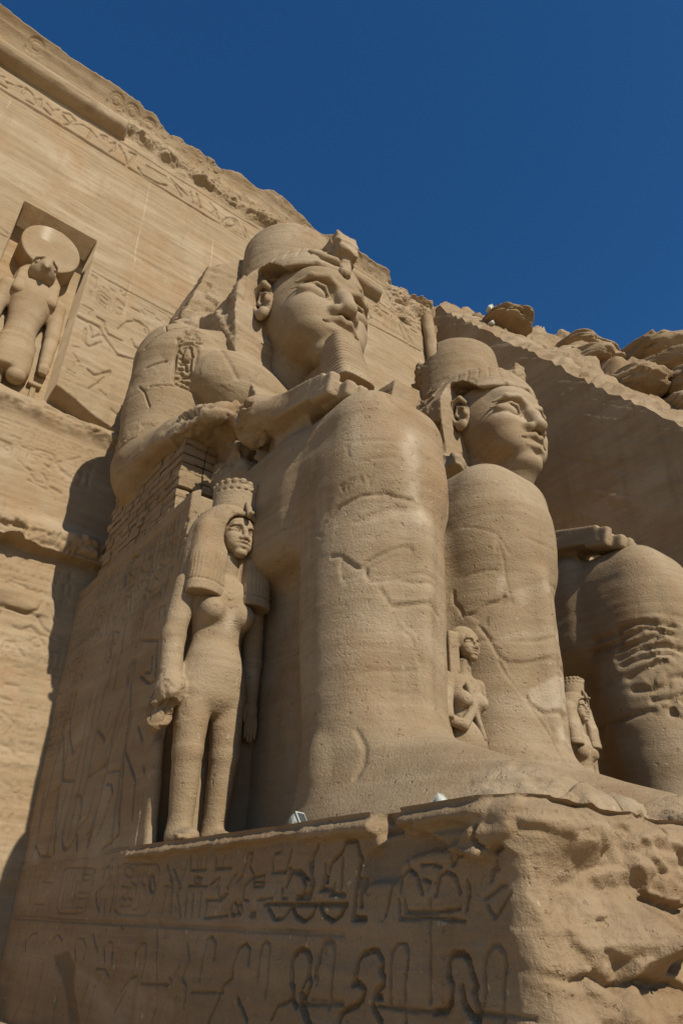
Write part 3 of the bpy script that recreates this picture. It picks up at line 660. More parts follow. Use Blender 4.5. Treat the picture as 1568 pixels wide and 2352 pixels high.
FACADE=[(0.04,0.05,[-242,2900,115,2889,497,2889,958,2893]),(0.04,0.05,[-207,2754,272,2751,709,2749,903,2780]),(0.07,0.09,[-227,2837,-213,2847]),(0.07,0.09,[-198,2821,-168,2835,-147,2854]),(0.07,0.09,[-136,2805,-132,2865,-103,2849,-84,2801]),(0.07,0.09,[-90,2811,-70,2856,-64,2791]),(0.07,0.09,[-46,2850,-17,2815,1,2857]),(0.07,0.09,[20,2853,43,2873,70,2852,58,2801,21,2827]),(0.07,0.09,[37,2767,102,2855,141,2848,136,2771]),(0.07,0.09,[131,2854,165,2822]),(0.07,0.09,[178,2856,203,2877,200,2837,178,2856]),(0.07,0.09,[220,2833,239,2864,244,2807,230,2774]),(0.07,0.09,[259,2861,292,2809,310,2758,322,2807,332,2872,304,2858]),(0.07,0.09,[355,2789,379,2763,449,2768,488,2790]),(0.07,0.09,[387,2843,480,2853]),(0.07,0.09,[501,2857,558,2827,592,2809]),(0.07,0.09,[525,2829,563,2780]),(0.07,0.09,[599,2851,617,2782]),(0.07,0.09,[630,2866,655,2784]),(0.07,0.09,[698,2862,734,2843,716,2791]),(0.07,0.09,[729,2838,750,2788]),(0.07,0.09,[852,2849,849,2828,839,2804,824,2781,806,2765,790,2758,778,2762,773,2775,776,2796,785,2819,800,2842,818,2859,835,2866,847,2863,852,2849]),(0.07,0.09,[841,2838,839,2824,831,2808,820,2792,808,2780,796,2775,787,2777,784,2785,786,2799,793,2816,804,2831,817,2843,828,2849,837,2847,841,2838]),(0.07,0.09,[883,2807,897,2775]),(0.07,0.09,[-215,2788,-190,2786]),(0.07,0.09,[-113,2781,-87,2779]),(0.07,0.09,[-18,2778,-48,2794]),(0.06,0.08,[1572,2854,1599,2828]),(0.06,0.08,[1609,2836,1662,2748,1640,2710]),(0.06,0.08,[1638,2834,1613,2735]),(0.06,0.08,[1725,2863,1722,2851,1715,2838,1707,2827,1697,2820,1689,2819,1684,2823,1683,2832,1685,2844,1692,2857,1701,2868,1710,2875,1718,2877,1724,2872,1725,2863]),(0.06,0.08,[1740,2862,1791,2864,1769,2733]),(0.06,0.08,[1812,2867,1800,2743]),(0.06,0.08,[883,2848,910,2792]),(0.06,0.08,[785,2814,774,2769]),(0.06,0.08,[1681,2854,1734,2810,1692,2813]),(0.06,0.08,[1738,2863,1782,2869,1749,2741]),(0.06,0.08,[1802,2851,1784,2741]),(0.06,0.08,[1839,2861,1820,2742]),(0.06,0.08,[1860,2851,1900,2749]),(0.06,0.08,[1884,2877,1954,2769]),(0.06,0.08,[1934,2853,1928,2735]),(0.06,0.08,[1958,2870,2003,2868]),(0.06,0.08,[1721,2916,2031,2963]),(0.06,0.08,[1642,2689,2024,2735]),(0.04,0.06,[291,2019,636,2017]),(0.04,0.06,[431,2008,431,2001,428,1993,424,1987,419,1983,414,1982,410,1985,407,1990,408,1997,410,2004,414,2010,420,2014,425,2015,429,2013,431,2008]),(0.04,0.06,[333,1938,337,1884,376,1872,375,1932,339,1942]),(0.04,0.06,[401,1951,400,1876,429,1878,432,1937,401,1951]),(0.04,0.06,[342,1925,368,1917]),(0.04,0.06,[346,1900,372,1892]),(0.04,0.06,[406,1936,426,1932]),(0.04,0.06,[408,1909,427,1909]),(0.04,0.06,[454,1943,494,1944]),(0.04,0.06,[492,1957,507,1944]),(0.04,0.06,[503,1970,544,1970]),(0.04,0.06,[518,1961,515,1931]),(0.04,0.06,[538,1966,538,1938]),(0.04,0.06,[464,2009,553,2006,596,1998,611,1990]),(0.04,0.06,[546,2006,623,2008]),(0.04,0.06,[297,1623,318,1632]),(0.04,0.06,[303,1594,317,1579]),(0.04,0.06,[301,1518,329,1516]),(0.04,0.06,[301,1507,328,1504]),(0.04,0.06,[412,1489,437,1480]),(0.04,0.06,[462,1434,486,1425]),(0.04,0.06,[297,2004,303,1952]),(0.04,0.06,[310,2000,314,1941]),(0.04,0.06,[306,1917,308,1872]),(0.04,0.06,[340,1971,367,1963]),(0.04,0.06,[370,1985,389,1981]),(0.04,0.06,[552,1957,573,1953]),(0.04,0.06,[328,1570,328,1568,327,1566,326,1564,325,1563,323,1563,322,1564,321,1566,321,1568,322,1571,323,1572,324,1573,326,1573,327,1572,328,1570]),(0.04,0.06,[292,1832,328,1832,321,1801]),(0.04,0.06,[-26,2008,4,1997]),(0.04,0.06,[-18,1977,4,1977]),(0.06,0.09,[286,1767,322,1766,338,1742,348,1702,379,1745,363,1769,327,1769]),(0.06,0.09,[349,1812,374,1811,379,1780,396,1756,448,1757]),(0.06,0.09,[379,1745,430,1694,445,1682,504,1698]),(0.06,0.09,[322,1731,328,1668,348,1656,381,1703]),(0.06,0.09,[428,1805,453,1863,494,1897,529,1884,536,1852]),(0.06,0.09,[475,1892,508,1888,526,1855]),(0.06,0.09,[481,1788,494,1761,511,1759]),(0.06,0.09,[433,1588,406,1524,380,1478]),(0.06,0.09,[386,1543,432,1592]),(0.06,0.09,[361,1555,386,1543]),(0.04,0.06,[181,1154,214,1154]),(0.04,0.06,[210,1141,211,1137,210,1133,207,1129,204,1128,201,1128,199,1131,197,1134,197,1138,198,1143,200,1146,203,1147,206,1147,209,1144,210,1141]),(0.04,0.06,[238,1160,264,1161,262,1132]),(0.04,0.06,[271,1159,281,1170,323,1172,332,1160,329,1119,310,1127]),(0.04,0.06,[295,1159,316,1163,315,1146]),(0.04,0.06,[305,1152,323,1150]),(0.04,0.06,[282,1080,294,1064,324,1064,324,1083,309,1093]),(0.04,0.06,[337,1145,352,1158]),(0.04,0.06,[354,1130,392,1119]),(0.04,0.06,[359,1124,393,1111]),(0.04,0.06,[279,1057,331,1048]),(0.04,0.06,[342,1058,374,1050]),(0.04,0.06,[237,1109,276,1089]),(0.04,0.06,[342,1142,360,1121]),(0.04,0.06,[376,1175,400,1198]),(0.04,0.06,[294,736,323,723]),(0.04,0.06,[304,740,343,738,350,723]),(0.04,0.06,[393,705,387,677,360,663,299,669]),(0.04,0.06,[409,701,423,674,435,664]),(0.04,0.06,[340,621,359,618,382,633,404,617,443,615]),(0.04,0.06,[419,598,419,593,416,587,411,583,405,582,399,583,394,586,392,591,392,597,395,603,399,606,406,608,412,607,416,603,419,598]),(0.04,0.06,[403,621,412,599,423,593]),(0.04,0.06,[349,583,362,570,382,550]),(0.04,0.06,[346,574,346,570,345,567,342,564,339,564,335,564,333,567,331,570,331,574,332,577,335,580,338,581,342,580,344,577,346,574]),(0.04,0.06,[369,621,404,617]),(0.04,0.06,[391,661,407,639,429,628]),(0.04,0.06,[348,731,375,731]),(0.04,0.06,[370,720,386,734]),(0.04,0.05,[354,442,380,437]),(0.04,0.05,[367,408,397,387,384,359]),(0.04,0.05,[380,334,400,332,414,314]),(0.04,0.05,[398,259,420,247,421,224]),(0.04,0.05,[407,223,418,215,424,192]),(0.04,0.05,[356,475,386,476]),(0.04,0.05,[365,521,392,519])]
ARM=[(0.05,0.06,[-1405,-358,1450,-1402,-352,1444]),(0.05,0.06,[-1402,-351,1453,-1399,-340,1436]),(0.05,0.06,[-1409,-367,1365,-1402,-350,1372,-1395,-308,1378]),(0.05,0.06,[-1408,-366,1356,-1404,-358,1360]),(0.05,0.06,[-1395,-312,1364,-1396,-299,1368]),(0.05,0.06,[-1403,-355,1406,-1403,-354,1389,-1404,-356,1377,-1400,-344,1382]),(0.05,0.06,[-1399,-342,1409,-1397,-331,1411,-1397,-333,1386]),(0.05,0.06,[-1397,-331,1411,-1396,-324,1403,-1396,-322,1388,-1395,-311,1387]),(0.05,0.06,[-1401,-348,1392,-1399,-340,1393]),(0.05,0.06,[-1399,-341,1421,-1395,-311,1422]),(0.05,0.06,[-1406,-362,1342,-1401,-347,1350,-1396,-326,1356,-1395,-310,1350,-1395,-305,1334,-1395,-306,1297,-1395,-306,1261,-1395,-311,1231,-1396,-322,1226,-1399,-341,1226,-1406,-361,1230,-1408,-366,1236,-1409,-367,1271,-1409,-368,1315,-1408,-365,1333,-1406,-362,1342]),(0.05,0.06,[-1401,-349,1325,-1401,-348,1337,-1398,-338,1343,-1396,-328,1340,-1396,-326,1326]),(0.05,0.06,[-1405,-358,1323,-1402,-352,1319,-1402,-352,1304,-1404,-356,1303]),(0.05,0.06,[-1396,-324,1322,-1395,-320,1311,-1395,-313,1314]),(0.05,0.06,[-1402,-351,1297,-1396,-329,1295,-1396,-322,1306]),(0.05,0.06,[-1403,-355,1289,-1399,-342,1290,-1399,-339,1273]),(0.05,0.06,[-1404,-357,1274,-1401,-348,1275]),(0.05,0.06,[-1398,-338,1281,-1398,-338,1272,-1397,-334,1272]),(0.05,0.06,[-1396,-326,1275,-1396,-324,1298]),(0.05,0.06,[-1406,-360,1259,-1403,-354,1266,-1401,-347,1261,-1402,-350,1256]),(0.05,0.06,[-1407,-363,1244,-1400,-344,1253,-1396,-329,1256,-1396,-322,1266,-1395,-315,1259,-1395,-319,1250,-1395,-311,1249]),(0.05,0.06,[-1406,-361,1239,-1404,-357,1243,-1402,-353,1238,-1401,-348,1243,-1400,-344,1238,-1398,-339,1243,-1397,-334,1238,-1397,-330,1241,-1396,-323,1236,-1395,-317,1235]),(0.03,0.04,[-1404,-357,1425,-1433,-400,1395,-1454,-416,1375,-1482,-429,1350]),(0.03,0.04,[-1399,-340,1436,-1395,-316,1452,-1398,-283,1458,-1423,-231,1470]),(0.03,0.04,[-1399,-341,1421,-1396,-296,1425,-1416,-240,1435]),(0.03,0.04,[-1440,-406,1431,-1431,-398,1399]),(0.03,0.04,[-1446,-411,1209,-1415,-378,1216,-1398,-335,1225]),(0.03,0.04,[-1466,-423,1276,-1437,-403,1288,-1422,-388,1294]),(0.03,0.04,[-1477,-427,1217,-1457,-418,1195,-1439,-405,1146])]
LEG_R=[(0.05,0.07,[-787,-277,572,-776,-268,586,-769,-261,589,-751,-240,598,-743,-226,598,-733,-204,601,-729,-188,597,-725,-155,597]),(0.05,0.07,[-733,-203,819,-732,-199,806,-730,-195,794]),(0.05,0.07,[-784,-275,501,-773,-265,498,-764,-255,485,-755,-246,473,-751,-240,472,-743,-226,485,-732,-199,501,-727,-179,512,-725,-163,512,-725,-160,506]),(0.05,0.07,[-747,-234,468,-747,-233,456]),(0.035,0.04,[-730,-195,794,-727,-176,785,-727,-130,790,-737,-97,787]),(0.035,0.04,[-747,-233,468,-739,-217,478,-729,-189,495]),(0.035,0.04,[-826,-297,566,-813,-292,560,-801,-285,546]),(0.035,0.04,[-802,-286,561,-797,-283,569,-787,-277,568]),(0.035,0.04,[-760,-252,699,-749,-236,702,-735,-208,700,-728,-187,699]),(0.035,0.04,[-756,-247,658,-739,-218,664,-728,-185,666]),(0.035,0.04,[-769,-261,670,-767,-259,682,-765,-256,670]),(0.035,0.04,[-769,-261,675,-765,-257,674]),(0.035,0.04,[-770,-262,695,-768,-260,689,-767,-259,694]),(0.035,0.04,[-776,-267,622,-770,-262,623]),(0.035,0.04,[-773,-265,621,-772,-264,611]),(0.035,0.04,[-766,-258,627,-767,-259,612]),(0.035,0.04,[-766,-258,625,-759,-251,628]),(0.035,0.04,[-766,-258,620,-763,-254,621]),(0.035,0.04,[-756,-247,620,-754,-243,631,-751,-240,620]),(0.035,0.04,[-756,-246,624,-752,-241,625]),(0.035,0.04,[-748,-235,631,-745,-230,624,-742,-225,631]),(0.035,0.04,[-745,-230,624,-745,-230,612]),(0.035,0.04,[-727,-182,679,-727,-182,657]),(0.05,0.06,[-747,-233,467,-747,-233,456,-742,-224,449,-734,-206,451,-729,-190,455,-726,-172,454,-725,-158,451,-731,-112,456]),(0.05,0.06,[-737,-214,437,-734,-206,423,-731,-196,409,-727,-182,414,-725,-159,417,-729,-122,421,-738,-94,419]),(0.04,0.04,[-747,-233,457,-735,-209,460,-727,-181,462,-725,-144,468,-732,-111,467]),(0.04,0.04,[-731,-196,409,-729,-191,391,-727,-178,374,-725,-163,366,-725,-154,337,-725,-147,317,-725,-144,299,-726,-141,282,-727,-129,253]),(0.04,0.04,[-753,-242,305,-744,-228,311,-733,-203,312,-726,-173,316,-725,-147,317]),(0.04,0.04,[-732,-201,284,-726,-172,281,-725,-163,286,-726,-141,282]),(0.06,0.07,[-753,-242,226,-749,-237,214,-746,-232,199,-747,-234,179,-753,-242,162])]
STREAK=[(0.14,1,[-725,-157,729,-725,-159,700,-725,-153,668,-725,-151,633,-725,-150,604,-726,-142,580,-726,-141,564]),(0.14,1,[-725,-163,698,-725,-156,643,-725,-157,624]),(0.12,0.45,[-758,-249,757,-759,-250,706,-760,-251,668]),(0.12,0.45,[-753,-242,554,-729,-188,572,-726,-168,572]),(0.06,0.5,[-800,-285,650,-799,-284,603,-797,-283,569]),(0.06,0.5,[-811,-291,646,-810,-290,584])]
LEG_L=[(0.05,0.07,[-795,28,480,-799,26,497,-808,21,511,-808,21,531]),(0.05,0.07,[-791,31,481,-778,40,483,-763,55,497,-748,75,501,-745,81,511]),(0.05,0.07,[-774,44,459,-764,54,434,-755,65,400]),(0.035,0.04,[-746,78,615,-743,84,581,-742,86,548,-738,93,496]),(0.035,0.04,[-748,76,622,-749,74,594]),(0.035,0.04,[-786,34,655,-768,50,646,-747,76,629,-737,96,590]),(0.035,0.04,[-791,31,555,-772,46,559,-750,71,561]),(0.035,0.04,[-726,136,627,-726,175,626,-744,229,629]),(0.035,0.04,[-725,164,569,-726,171,551,-751,241,566]),(0.04,0.05,[-775,43,457,-764,54,432,-753,67,399,-746,79,391,-733,106,392,-726,135,399,-728,183,404,-748,243,404]),(0.04,0.05,[-779,40,431,-754,67,428,-739,93,428,-726,140,433,-750,242,455]),(0.04,0.05,[-735,101,339,-733,107,349,-727,129,360,-725,154,371,-731,197,386]),(0.04,0.05,[-735,101,339,-734,105,323,-727,128,310,-729,188,312]),(0.04,0.05,[-756,64,391,-749,74,368,-739,92,341,-729,120,298,-726,137,273,-725,149,233]),(0.04,0.05,[-731,198,343,-733,203,336])]
LEG_4=[(0.07,0.1,[-804,-287,578,-778,-269,583,-766,-258,591,-735,-209,575]),(0.07,0.1,[-805,-287,555,-773,-265,562,-748,-235,572]),(0.07,0.1,[-807,-289,536,-772,-264,548,-741,-223,548,-728,-183,540]),(0.07,0.1,[-804,-287,520,-769,-262,529,-738,-215,532]),(0.07,0.1,[-796,-283,489,-787,-276,496,-746,-232,519]),(0.07,0.1,[-792,-280,460,-767,-259,455,-749,-236,463,-745,-230,478,-731,-199,485]),(0.07,0.1,[-770,-262,433,-748,-235,434,-735,-210,442]),(0.07,0.1,[-749,-237,406,-750,-238,420,-741,-222,432,-736,-212,431]),(0.07,0.1,[-805,-287,598,-772,-264,605,-749,-237,597,-732,-201,592]),(0.07,0.1,[-848,-302,591,-806,-288,590]),(0.07,0.1,[-851,-303,568,-805,-288,571]),(0.05,0.06,[-874,-305,396,-832,-299,402,-800,-285,407,-773,-265,412]),(0.03,0.03,[-770,-262,622,-737,-215,621,-725,-162,615])]
PATCH_R=[[-740,-188,415,-739,-182,396,-736,-170,379,-735,-154,371,-735,-145,342,-736,-138,321,-736,-131,286,-739,-117,257,-768,-51,251,-773,-54,328,-772,-54,410,-754,-80,427,-741,-109,428,-735,-150,422,-737,-173,420],[-771,-242,483,-765,-234,479,-758,-225,486,-750,-212,494,-740,-185,510,-742,-193,497,-750,-212,483,-757,-223,473,-757,-224,463,-767,-237,456,-780,-251,446,-786,-256,463,-790,-259,496,-779,-250,492],[-777,-247,554,-764,-233,562,-739,-184,583,-735,-159,586,-735,-159,575,-745,-200,557,-764,-233,547]]
PATCH_L=[[-757,71,401,-750,83,393,-739,114,395,-735,146,404,-758,225,421,-747,231,401,-753,228,397,-735,139,364,-738,115,351,-740,107,342,-739,112,325,-735,139,313,-756,226,324,-756,226,303,-735,152,291,-735,153,272,-755,226,264,-757,225,248,-736,164,236,-735,149,276,-736,129,300,-743,98,343,-752,79,370],[-794,34,483,-781,44,485,-766,59,499,-752,79,503,-749,86,514,-742,101,500,-748,87,491,-760,67,483,-767,58,473,-766,58,452,-777,47,461]]
PALE_L=[[-740,107,342,-738,115,351,-735,139,364,-738,172,377,-753,228,397,-746,231,385,-749,230,362,-756,226,324,-735,139,313,-739,112,325],[-735,152,291,-758,225,301,-755,226,264,-736,160,262],[-765,60,437,-743,100,447,-751,228,478,-749,230,455,-735,152,436,-743,98,428,-760,66,428],[-756,73,559,-747,89,550,-749,86,517,-758,70,522],[-747,89,517,-739,178,554,-756,226,539,-738,119,490]]


# ================================================================== setting: ground, cliff
def xf(z):
    return -17.7 - 0.095 * z                     # the battered temple front

def edge_z(x):
    return 29.5 - 1.37 * (x + 18.67)             # cut edge of the recess on the far side

def build_ground():
    n = 160
    t = np.linspace(-1, 1, n)
    g = np.sign(t) * (np.abs(t) ** 3) * 600
    X, Y = np.meshgrid(g + 2, g + 5, indexing='ij')
    P = np.stack([X.ravel(), Y.ravel(), np.zeros(X.size)], 1)
    Z = -1.68 + 0.05 * fbm(P, 0.3, 3)
    P[:, 2] = Z
    tag(obj('ground', P, gridfaces(n, n), M_SAND), kind='structure')

def hill_z(X, Y):
    ez = edge_z(X)
    dy = np.clip(Y - 21.5, 0, None)
    side = np.minimum(ez, 31.0 + 0.25 * np.clip(-19.5 - X, 0, None)) + 0.46 * np.minimum(dy, 11) + 0.22 * np.clip(dy - 11, 0, None)
    back = 31.4 + 0.40 * np.clip(-22.5 - X, 0, None)
    w = np.where(X > -21.0, 1.0, sstep(20.0, 24.0, Y))
    return back * (1 - w) + side * w

def build_cliff():
    xs = np.concatenate([np.linspace(-75, -26, 40)[:-1], np.arange(-26, -1.0, 0.13)])
    ys = np.concatenate([np.arange(-12, 17, 0.8), np.arange(17, 40, 0.13), np.linspace(40, 46, 20)[1:-1], np.linspace(46, 90, 30)])
    X, Y = np.meshgrid(xs, ys, indexing='ij')
    Z = hill_z(X, Y)
    P = np.stack([X.ravel(), Y.ravel(), Z.ravel()], 1)
    k = np.clip((Y.ravel() - 22.5) / 1.1, 0, 1) + (Y.ravel() < 20) * 0.5
    k = np.clip(k, 0, 1) * np.where(P[:, 0] < -20.5, sstep(24.0, 30.0, Y.ravel()) + .25, 1)
    st = P[:, 2] * 0.62 + 0.35 * P[:, 1] * 0.25 + 0.9 * fbm(P, 0.11, 3, 6)
    fr = st - np.floor(st)
    ledge = np.sqrt(np.clip(1 - (2 * fr - 1) ** 2, 0, 1))           # rounded beds of rock with creases between
    st2 = P[:, 2] * 1.9 + 0.8 * fbm(P, 0.25, 3, 16)
    fr2 = st2 - np.floor(st2)
    blk = np.abs(fbm(P, (0.22, 0.22, 0.16), 2, 31))
    d = 1.0 * ledge * (0.55 + 0.6 * fbm(P, 0.15, 2, 12)) + 0.22 * np.sqrt(np.clip(1 - (2 * fr2 - 1) ** 2, 0, 1)) + 0.8 * fbm(P, 0.16, 3, 2.0) - 0.7 * np.exp(-(blk / 0.07) ** 2) + 0.12 * fbm(P, (1.1, 1.1, 3.0), 4, 4) + 0.55 * facets(P, (0.30, 0.30, 0.55), 3) + 0.20 * facets(P, (0.9, 0.9, 1.8), 13) - 0.45
    N = np.array([0.62, -0.35, 0.70])
    P = P + N[None, :] * (d * k)[:, None]
    F = gridfaces(len(xs), len(ys))
    # leave out the recess in front of the temple
    bad = (P[:, 0] > -21.3) & (P[:, 1] < 22.5)
    F = F[~bad[F].any(1)]
    tag(obj('cliff', P, F, M_ROCK), kind='structure')

def build_recess_wall():
    u = np.arange(-21.2, 9.0, 0.06)
    v = np.linspace(0, 1, 260) ** 0.85
    saw = (u / 0.55 + 0.30 * np.sin(u * 1.7) + 0.25 * np.sin(u * 4.3)) % 1.0
    saw = np.where(saw < .72, saw / .72, (1 - saw) / .28)
    top = edge_z(u) + (0.20 + 0.08 * np.sin(u * .9)) * (saw - .5) + 0.10 * fbm(np.stack([u, u * 0, u * 0], 1), 0.9, 3, 3)
    top = np.maximum(np.minimum(top, 31.6), -1.6)
    X = np.repeat(u[:, None], len(v), 1)
    Z = -1.8 + v[None, :] * (top[:, None] + 1.8)
    P = np.stack([X.ravel(), np.full(X.size, 21.5), Z.ravel()], 1)
    d = 0.03 * fbm(P, (0.5, 1, 0.5), 3, 2) + 0.015 * fbm(P, (0.3, 1, 5.0), 3, 6)
    # slanting tool marks left by the quarrying
    q = P.copy(); q[:, 2] = P[:, 2] + 0.75 * P[:, 0]
    d += 0.022 * fbm(q, (0.25, 1, 4.5), 3, 9)
    P[:, 1] += d + 0.02 * (Z.ravel() - 10) * 0.2
    n = len(v)
    t = thing('recess_wall', (-10, 21.5, 0), 'tall shaded rock wall with saw-toothed sloping top edge beside the far colossus', 'wall')
    obj('wall_face', P, gridfaces(len(u), n, True), M_WALL, t)
    # letters scratched into the wall by a visitor
    gv, gq = [], []
    for l in [[(0, 0), (0, 1)], [(0, 1), (.4, .95), (.45, .75), (.05, .55)], [(.05, .55), (.5, .45), (.5, .1), (0, 0)], [(.72, 0), (.74, .06)],
              [(1.05, 0), (1.05, 1), (1.5, 1)], [(1.05, .55), (1.4, .55)], [(1.7, 0), (1.95, 1), (2.2, 0)], [(1.8, .4), (2.1, .4)], [(2.85, .9), (2.6, 1), (2.4, .8), (2.38, .25), (2.6, 0), (2.85, .1)]]:
        for (a, b), (e, g) in zip(l[:-1], l[1:]):
            A, B = np.array([-9.35 + a * .62, b * .55 + 10.62]), np.array([-9.35 + e * .62, g * .55 + 10.62])
            t2 = (B - A) / np.linalg.norm(B - A); nrm = np.array([-t2[1], t2[0]]) * .022
            k0 = len(gv)
            for pt in (A - nrm, B - nrm, B + nrm, A + nrm):
                j, i = int(np.argmin(np.abs(Z[0] - pt[1]))), int(np.argmin(np.abs(u - pt[0])))
                gv.append((pt[0], P[i * len(v) + int(np.argmin(np.abs(Z[i] - pt[1]))), 1] - .02, pt[1]))
            gq.append((k0, k0 + 1, k0 + 2, k0 + 3))
    obj('scratched_letters', np.array(gv), np.array(gq), M_PALE, t, smooth=False)
    # the lit ragged lip along the top edge
    m = 22
    L = []
    for j in range(m):
        w = j / (m - 1)
        L.append(np.stack([u, 21.5 + 0.02 * (top - 10) * 0.2 + w * 1.8, top * (1 - w) + w * edge_z(u) + 1.1 * w + .18 * np.sin(math.pi * w)], 1))
    L = np.stack(L, 1).reshape(-1, 3)
    fade = sstep(21.6, 22.1, L[:, 1])
    L[:, 2] += fade * (0.30 * facets(L, (0.9, 0.9, 1.4), 6) + 0.12 * facets(L, (2.6, 2.6, 4), 9) + 0.10 * fbm(L, 0.7, 3, 1) + .08)
    obj('wall_lip', L, gridfaces(len(u), m), M_ROCK, t)

def boulder(c, r, seed, label, rot=0, amp=0.35):
    f = Field((-1.45, -1.45, -1.45), (1.45, 1.45, 1.45), 0.075)
    f.box((0, 0, 0), (0.85, 0.8, 0.75), 0.5)
    V, Q = f.skin()
    N = V / np.linalg.norm(V, axis=1, keepdims=True)
    V = V + N * (amp * (0.6 * (billow(V, 0.9, 4, seed) - 0.5) + 0.5 * facets(V, (1.3, 1.3, 2.0), seed)) + 0.08 * fbm(V, (1.0, 1.0, 4.5), 3, seed + 4))[:, None]
    x, y, z = rotate(V[:, 0] * r[0], V[:, 1] * r[1], V[:, 2] * r[2], ('z', rot))
    o = obj('boulder', np.stack([x, y, z], 1), Q, M_ROCK)
    o.location = c
    tag(o, label, 'boulder', 'boulders along the cliff top')

# ================================================================== temple front
def build_facade():
    R = Relief(-4.6, 21.55, -1.75, 32.6, 0.031)
    R.strokes([(max(.034, w * .62), d, t_) for w, d, t_ in FACADE], 1.0, 1.15)
    rs = np.random.RandomState(5)
    for i in range(5):                                # columns beside the niche and rows over the side door
        sign_column(R, 3.05 + .0 * i, 3.5, 13.9, 15.6, .02, .03, rs, False)
    for i in range(6):
        sign_column(R, 2.2 + i * .42, 2.62 + i * .42, 7.2, 8.15, .022, .035, rs, False)
    for i in range(7):
        sign_column(R, 2.4 + i * .34, 2.74 + i * .34, 5.0 - .0 * i, 6.0, .022, .035, rs, i % 2 == 0)
    for i in range(4):
        sign_column(R, 3.1 + i * .36, 3.46 + i * .36, -1.0, 4.4, .024, .04, rs)
    for i in range(8):
        sign_column(R, .4 + i * .52, .92 + i * .52, 10.9, 12.4, .025, .035, rs, False)
    Y, Z = np.meshgrid(R.u, R.v, indexing='ij')
    P = np.stack([Y.ravel() * 0, Y.ravel(), Z.ravel()], 1)
    sh = Y.shape
    def nf(s, o, seed): return fbm(P, s, o, seed).reshape(sh)
    rough = (billow(P, 1.1, 5, 3.0).reshape(sh) - 0.5)
    H = 0.05 * nf((1, 0.35, 0.35), 3, 1.0) + 0.022 * nf((1, 0.12, 4.0), 4, 5.0) + 0.010 * nf((1, 2.5, 6.0), 3, 7.0)
    H -= blur(R.C, 1)
    # cut joints of the moved blocks
    J = Relief(-4.6, 21.55, -1.75, 32.6, 0.031)
    for pts in ([(-1.6, 27.4), (-1.55, 24.0)], [(4.2, 27.6), (4.25, 22.4)], [(3.6, 22.3), (8.5, 22.2)], [(4.3, 22.3), (4.4, 18.0)], [(7.4, 26.5), (7.45, 20.0)]):
        J.stroke(pts, 0.022, 0.02)
    H -= J.C
    # recessed niche of the falcon-headed figure
    edge = 0.03 * nf((1, 3, 3), 3, 2.0)
    nic = (Y > 0.14) & (Y < 2.80) & (Z > 13.9 + 0.35 * nf((1, 1.2, 1.2), 3, 8)) & (Z < 22.0)
    nic &= (Z > 13.9)
    H = np.where(nic, -1.25 + 0.02 * nf((1, 1, 3), 3, 4), H)
    # broken groove under it, and the ledge of the door cornice
    k = 1 - sstep(4.9, 5.6, Y)
    lowb = 14.30 - 0.36 * np.clip(Y - 2.7, 0, 3) + 0.16 * nf((1, 0.7, 0.0), 3, 13)
    topb = 13.35 + 0.10 * nf((1, 0.8, 0.0), 3, 17)
    g = (Z < lowb) & (Z > topb)
    gd = sstep(lowb + .05, lowb - .22, Z) * sstep(topb - .05, topb + .05, Z) * k
    H = H * (1 - gd) + gd * (-0.85 + 0.55 * sstep(lowb, topb, Z) + 0.22 * rough)
    led = np.exp(-((Z - 13.05) / 0.28) ** 2) * k
    H += led * (0.22 + 0.28 * rough)
    low = Z < 13.35
    H = np.where(low & ~g, H + 0.10, H)
    k2 = 1 - sstep(5.2, 6.0, Y)
    zl = 8.75 + 0.08 * nf((1, 0.7, 0.7), 3, 21)
    prof = sstep(zl - 0.42 + 0.12 * rough, zl - 0.30 + 0.12 * rough, Z) * (1 - sstep(zl + 0.10, zl + 0.75, Z))
    H += k2 * prof * (0.50 + 0.45 * rough)
    # roll moulding over the side door, and the door opening at the frame's edge
    rz = 6.95
    rr = np.clip(0.30 ** 2 - (Z - rz) ** 2, 0, None) ** 0.5
    H += rr * (Y < 4.45) * (0.75 + 0.4 * nf((1, 0.8, 0.8), 3, 25)) * (1 - sstep(3.6, 4.45, Y))
    H = np.where((Y < 3.02) & (Z < 6.55), -2.2, H)
    # sunk strips round the inscription band
    H += 0.035 * ((Z > 27.55) & (Z < 29.05))
    # mouldings
    rt = np.clip(0.46 ** 2 - (Z - 29.62) ** 2, 0, None) ** 0.5
    whole = sstep(2.75, 2.55, Y) + sstep(14.3, 14.45, Y) * (1 - sstep(17.05, 17.2, Y))
    broken = (1 - whole) * (1 - sstep(17.0, 17.5, Y))
    H += rt * whole * 1.25 + 0.10 * whole * (rt > 0)
    ridge = np.exp(-((Z - 29.75 + 0.05 * (Y - 8)) / 0.42) ** 2) * broken
    H += ridge * (0.22 + 0.62 * rough + 0.15 * nf((1, 0.5, 0.5), 2, 33))
    # cavetto cornice
    jag = nf((1, 0.55, 0.55), 4, 41)
    t = np.clip((Z - 30.05) / 1.85, 0, 1)
    inta = sstep(3.6, 2.2, Y) + 0.72 * sstep(2.2, 3.6, Y) * (1 - sstep(13.2, 14.0, Y)) + 1.0 * sstep(13.2, 14.0, Y) * (1 - sstep(17.5, 18.2, Y)) + 0.55 * sstep(17.5, 18.2, Y)
    inta = np.clip(inta + (0.06 + 0.10 * broken) * jag, 0.08, 1.1)
    H += 0.92 * inta * t ** 2.1
    frag = broken * ((Z > 30.0)) * sstep(30.0, 30.5, Z)
    H += 0.35 * rough * sstep(17.4, 18.2, Y) * (Z > 29.0) + frag * 0.30 * rough * sstep(31.0, 30.2, Z) + frag * .05 * rough
    # cartouches and kneeling apes of the cornice
    A = Relief(-4.6, 21.55, -1.75, 32.6, 0.031)
    rc = np.random.RandomState(31)
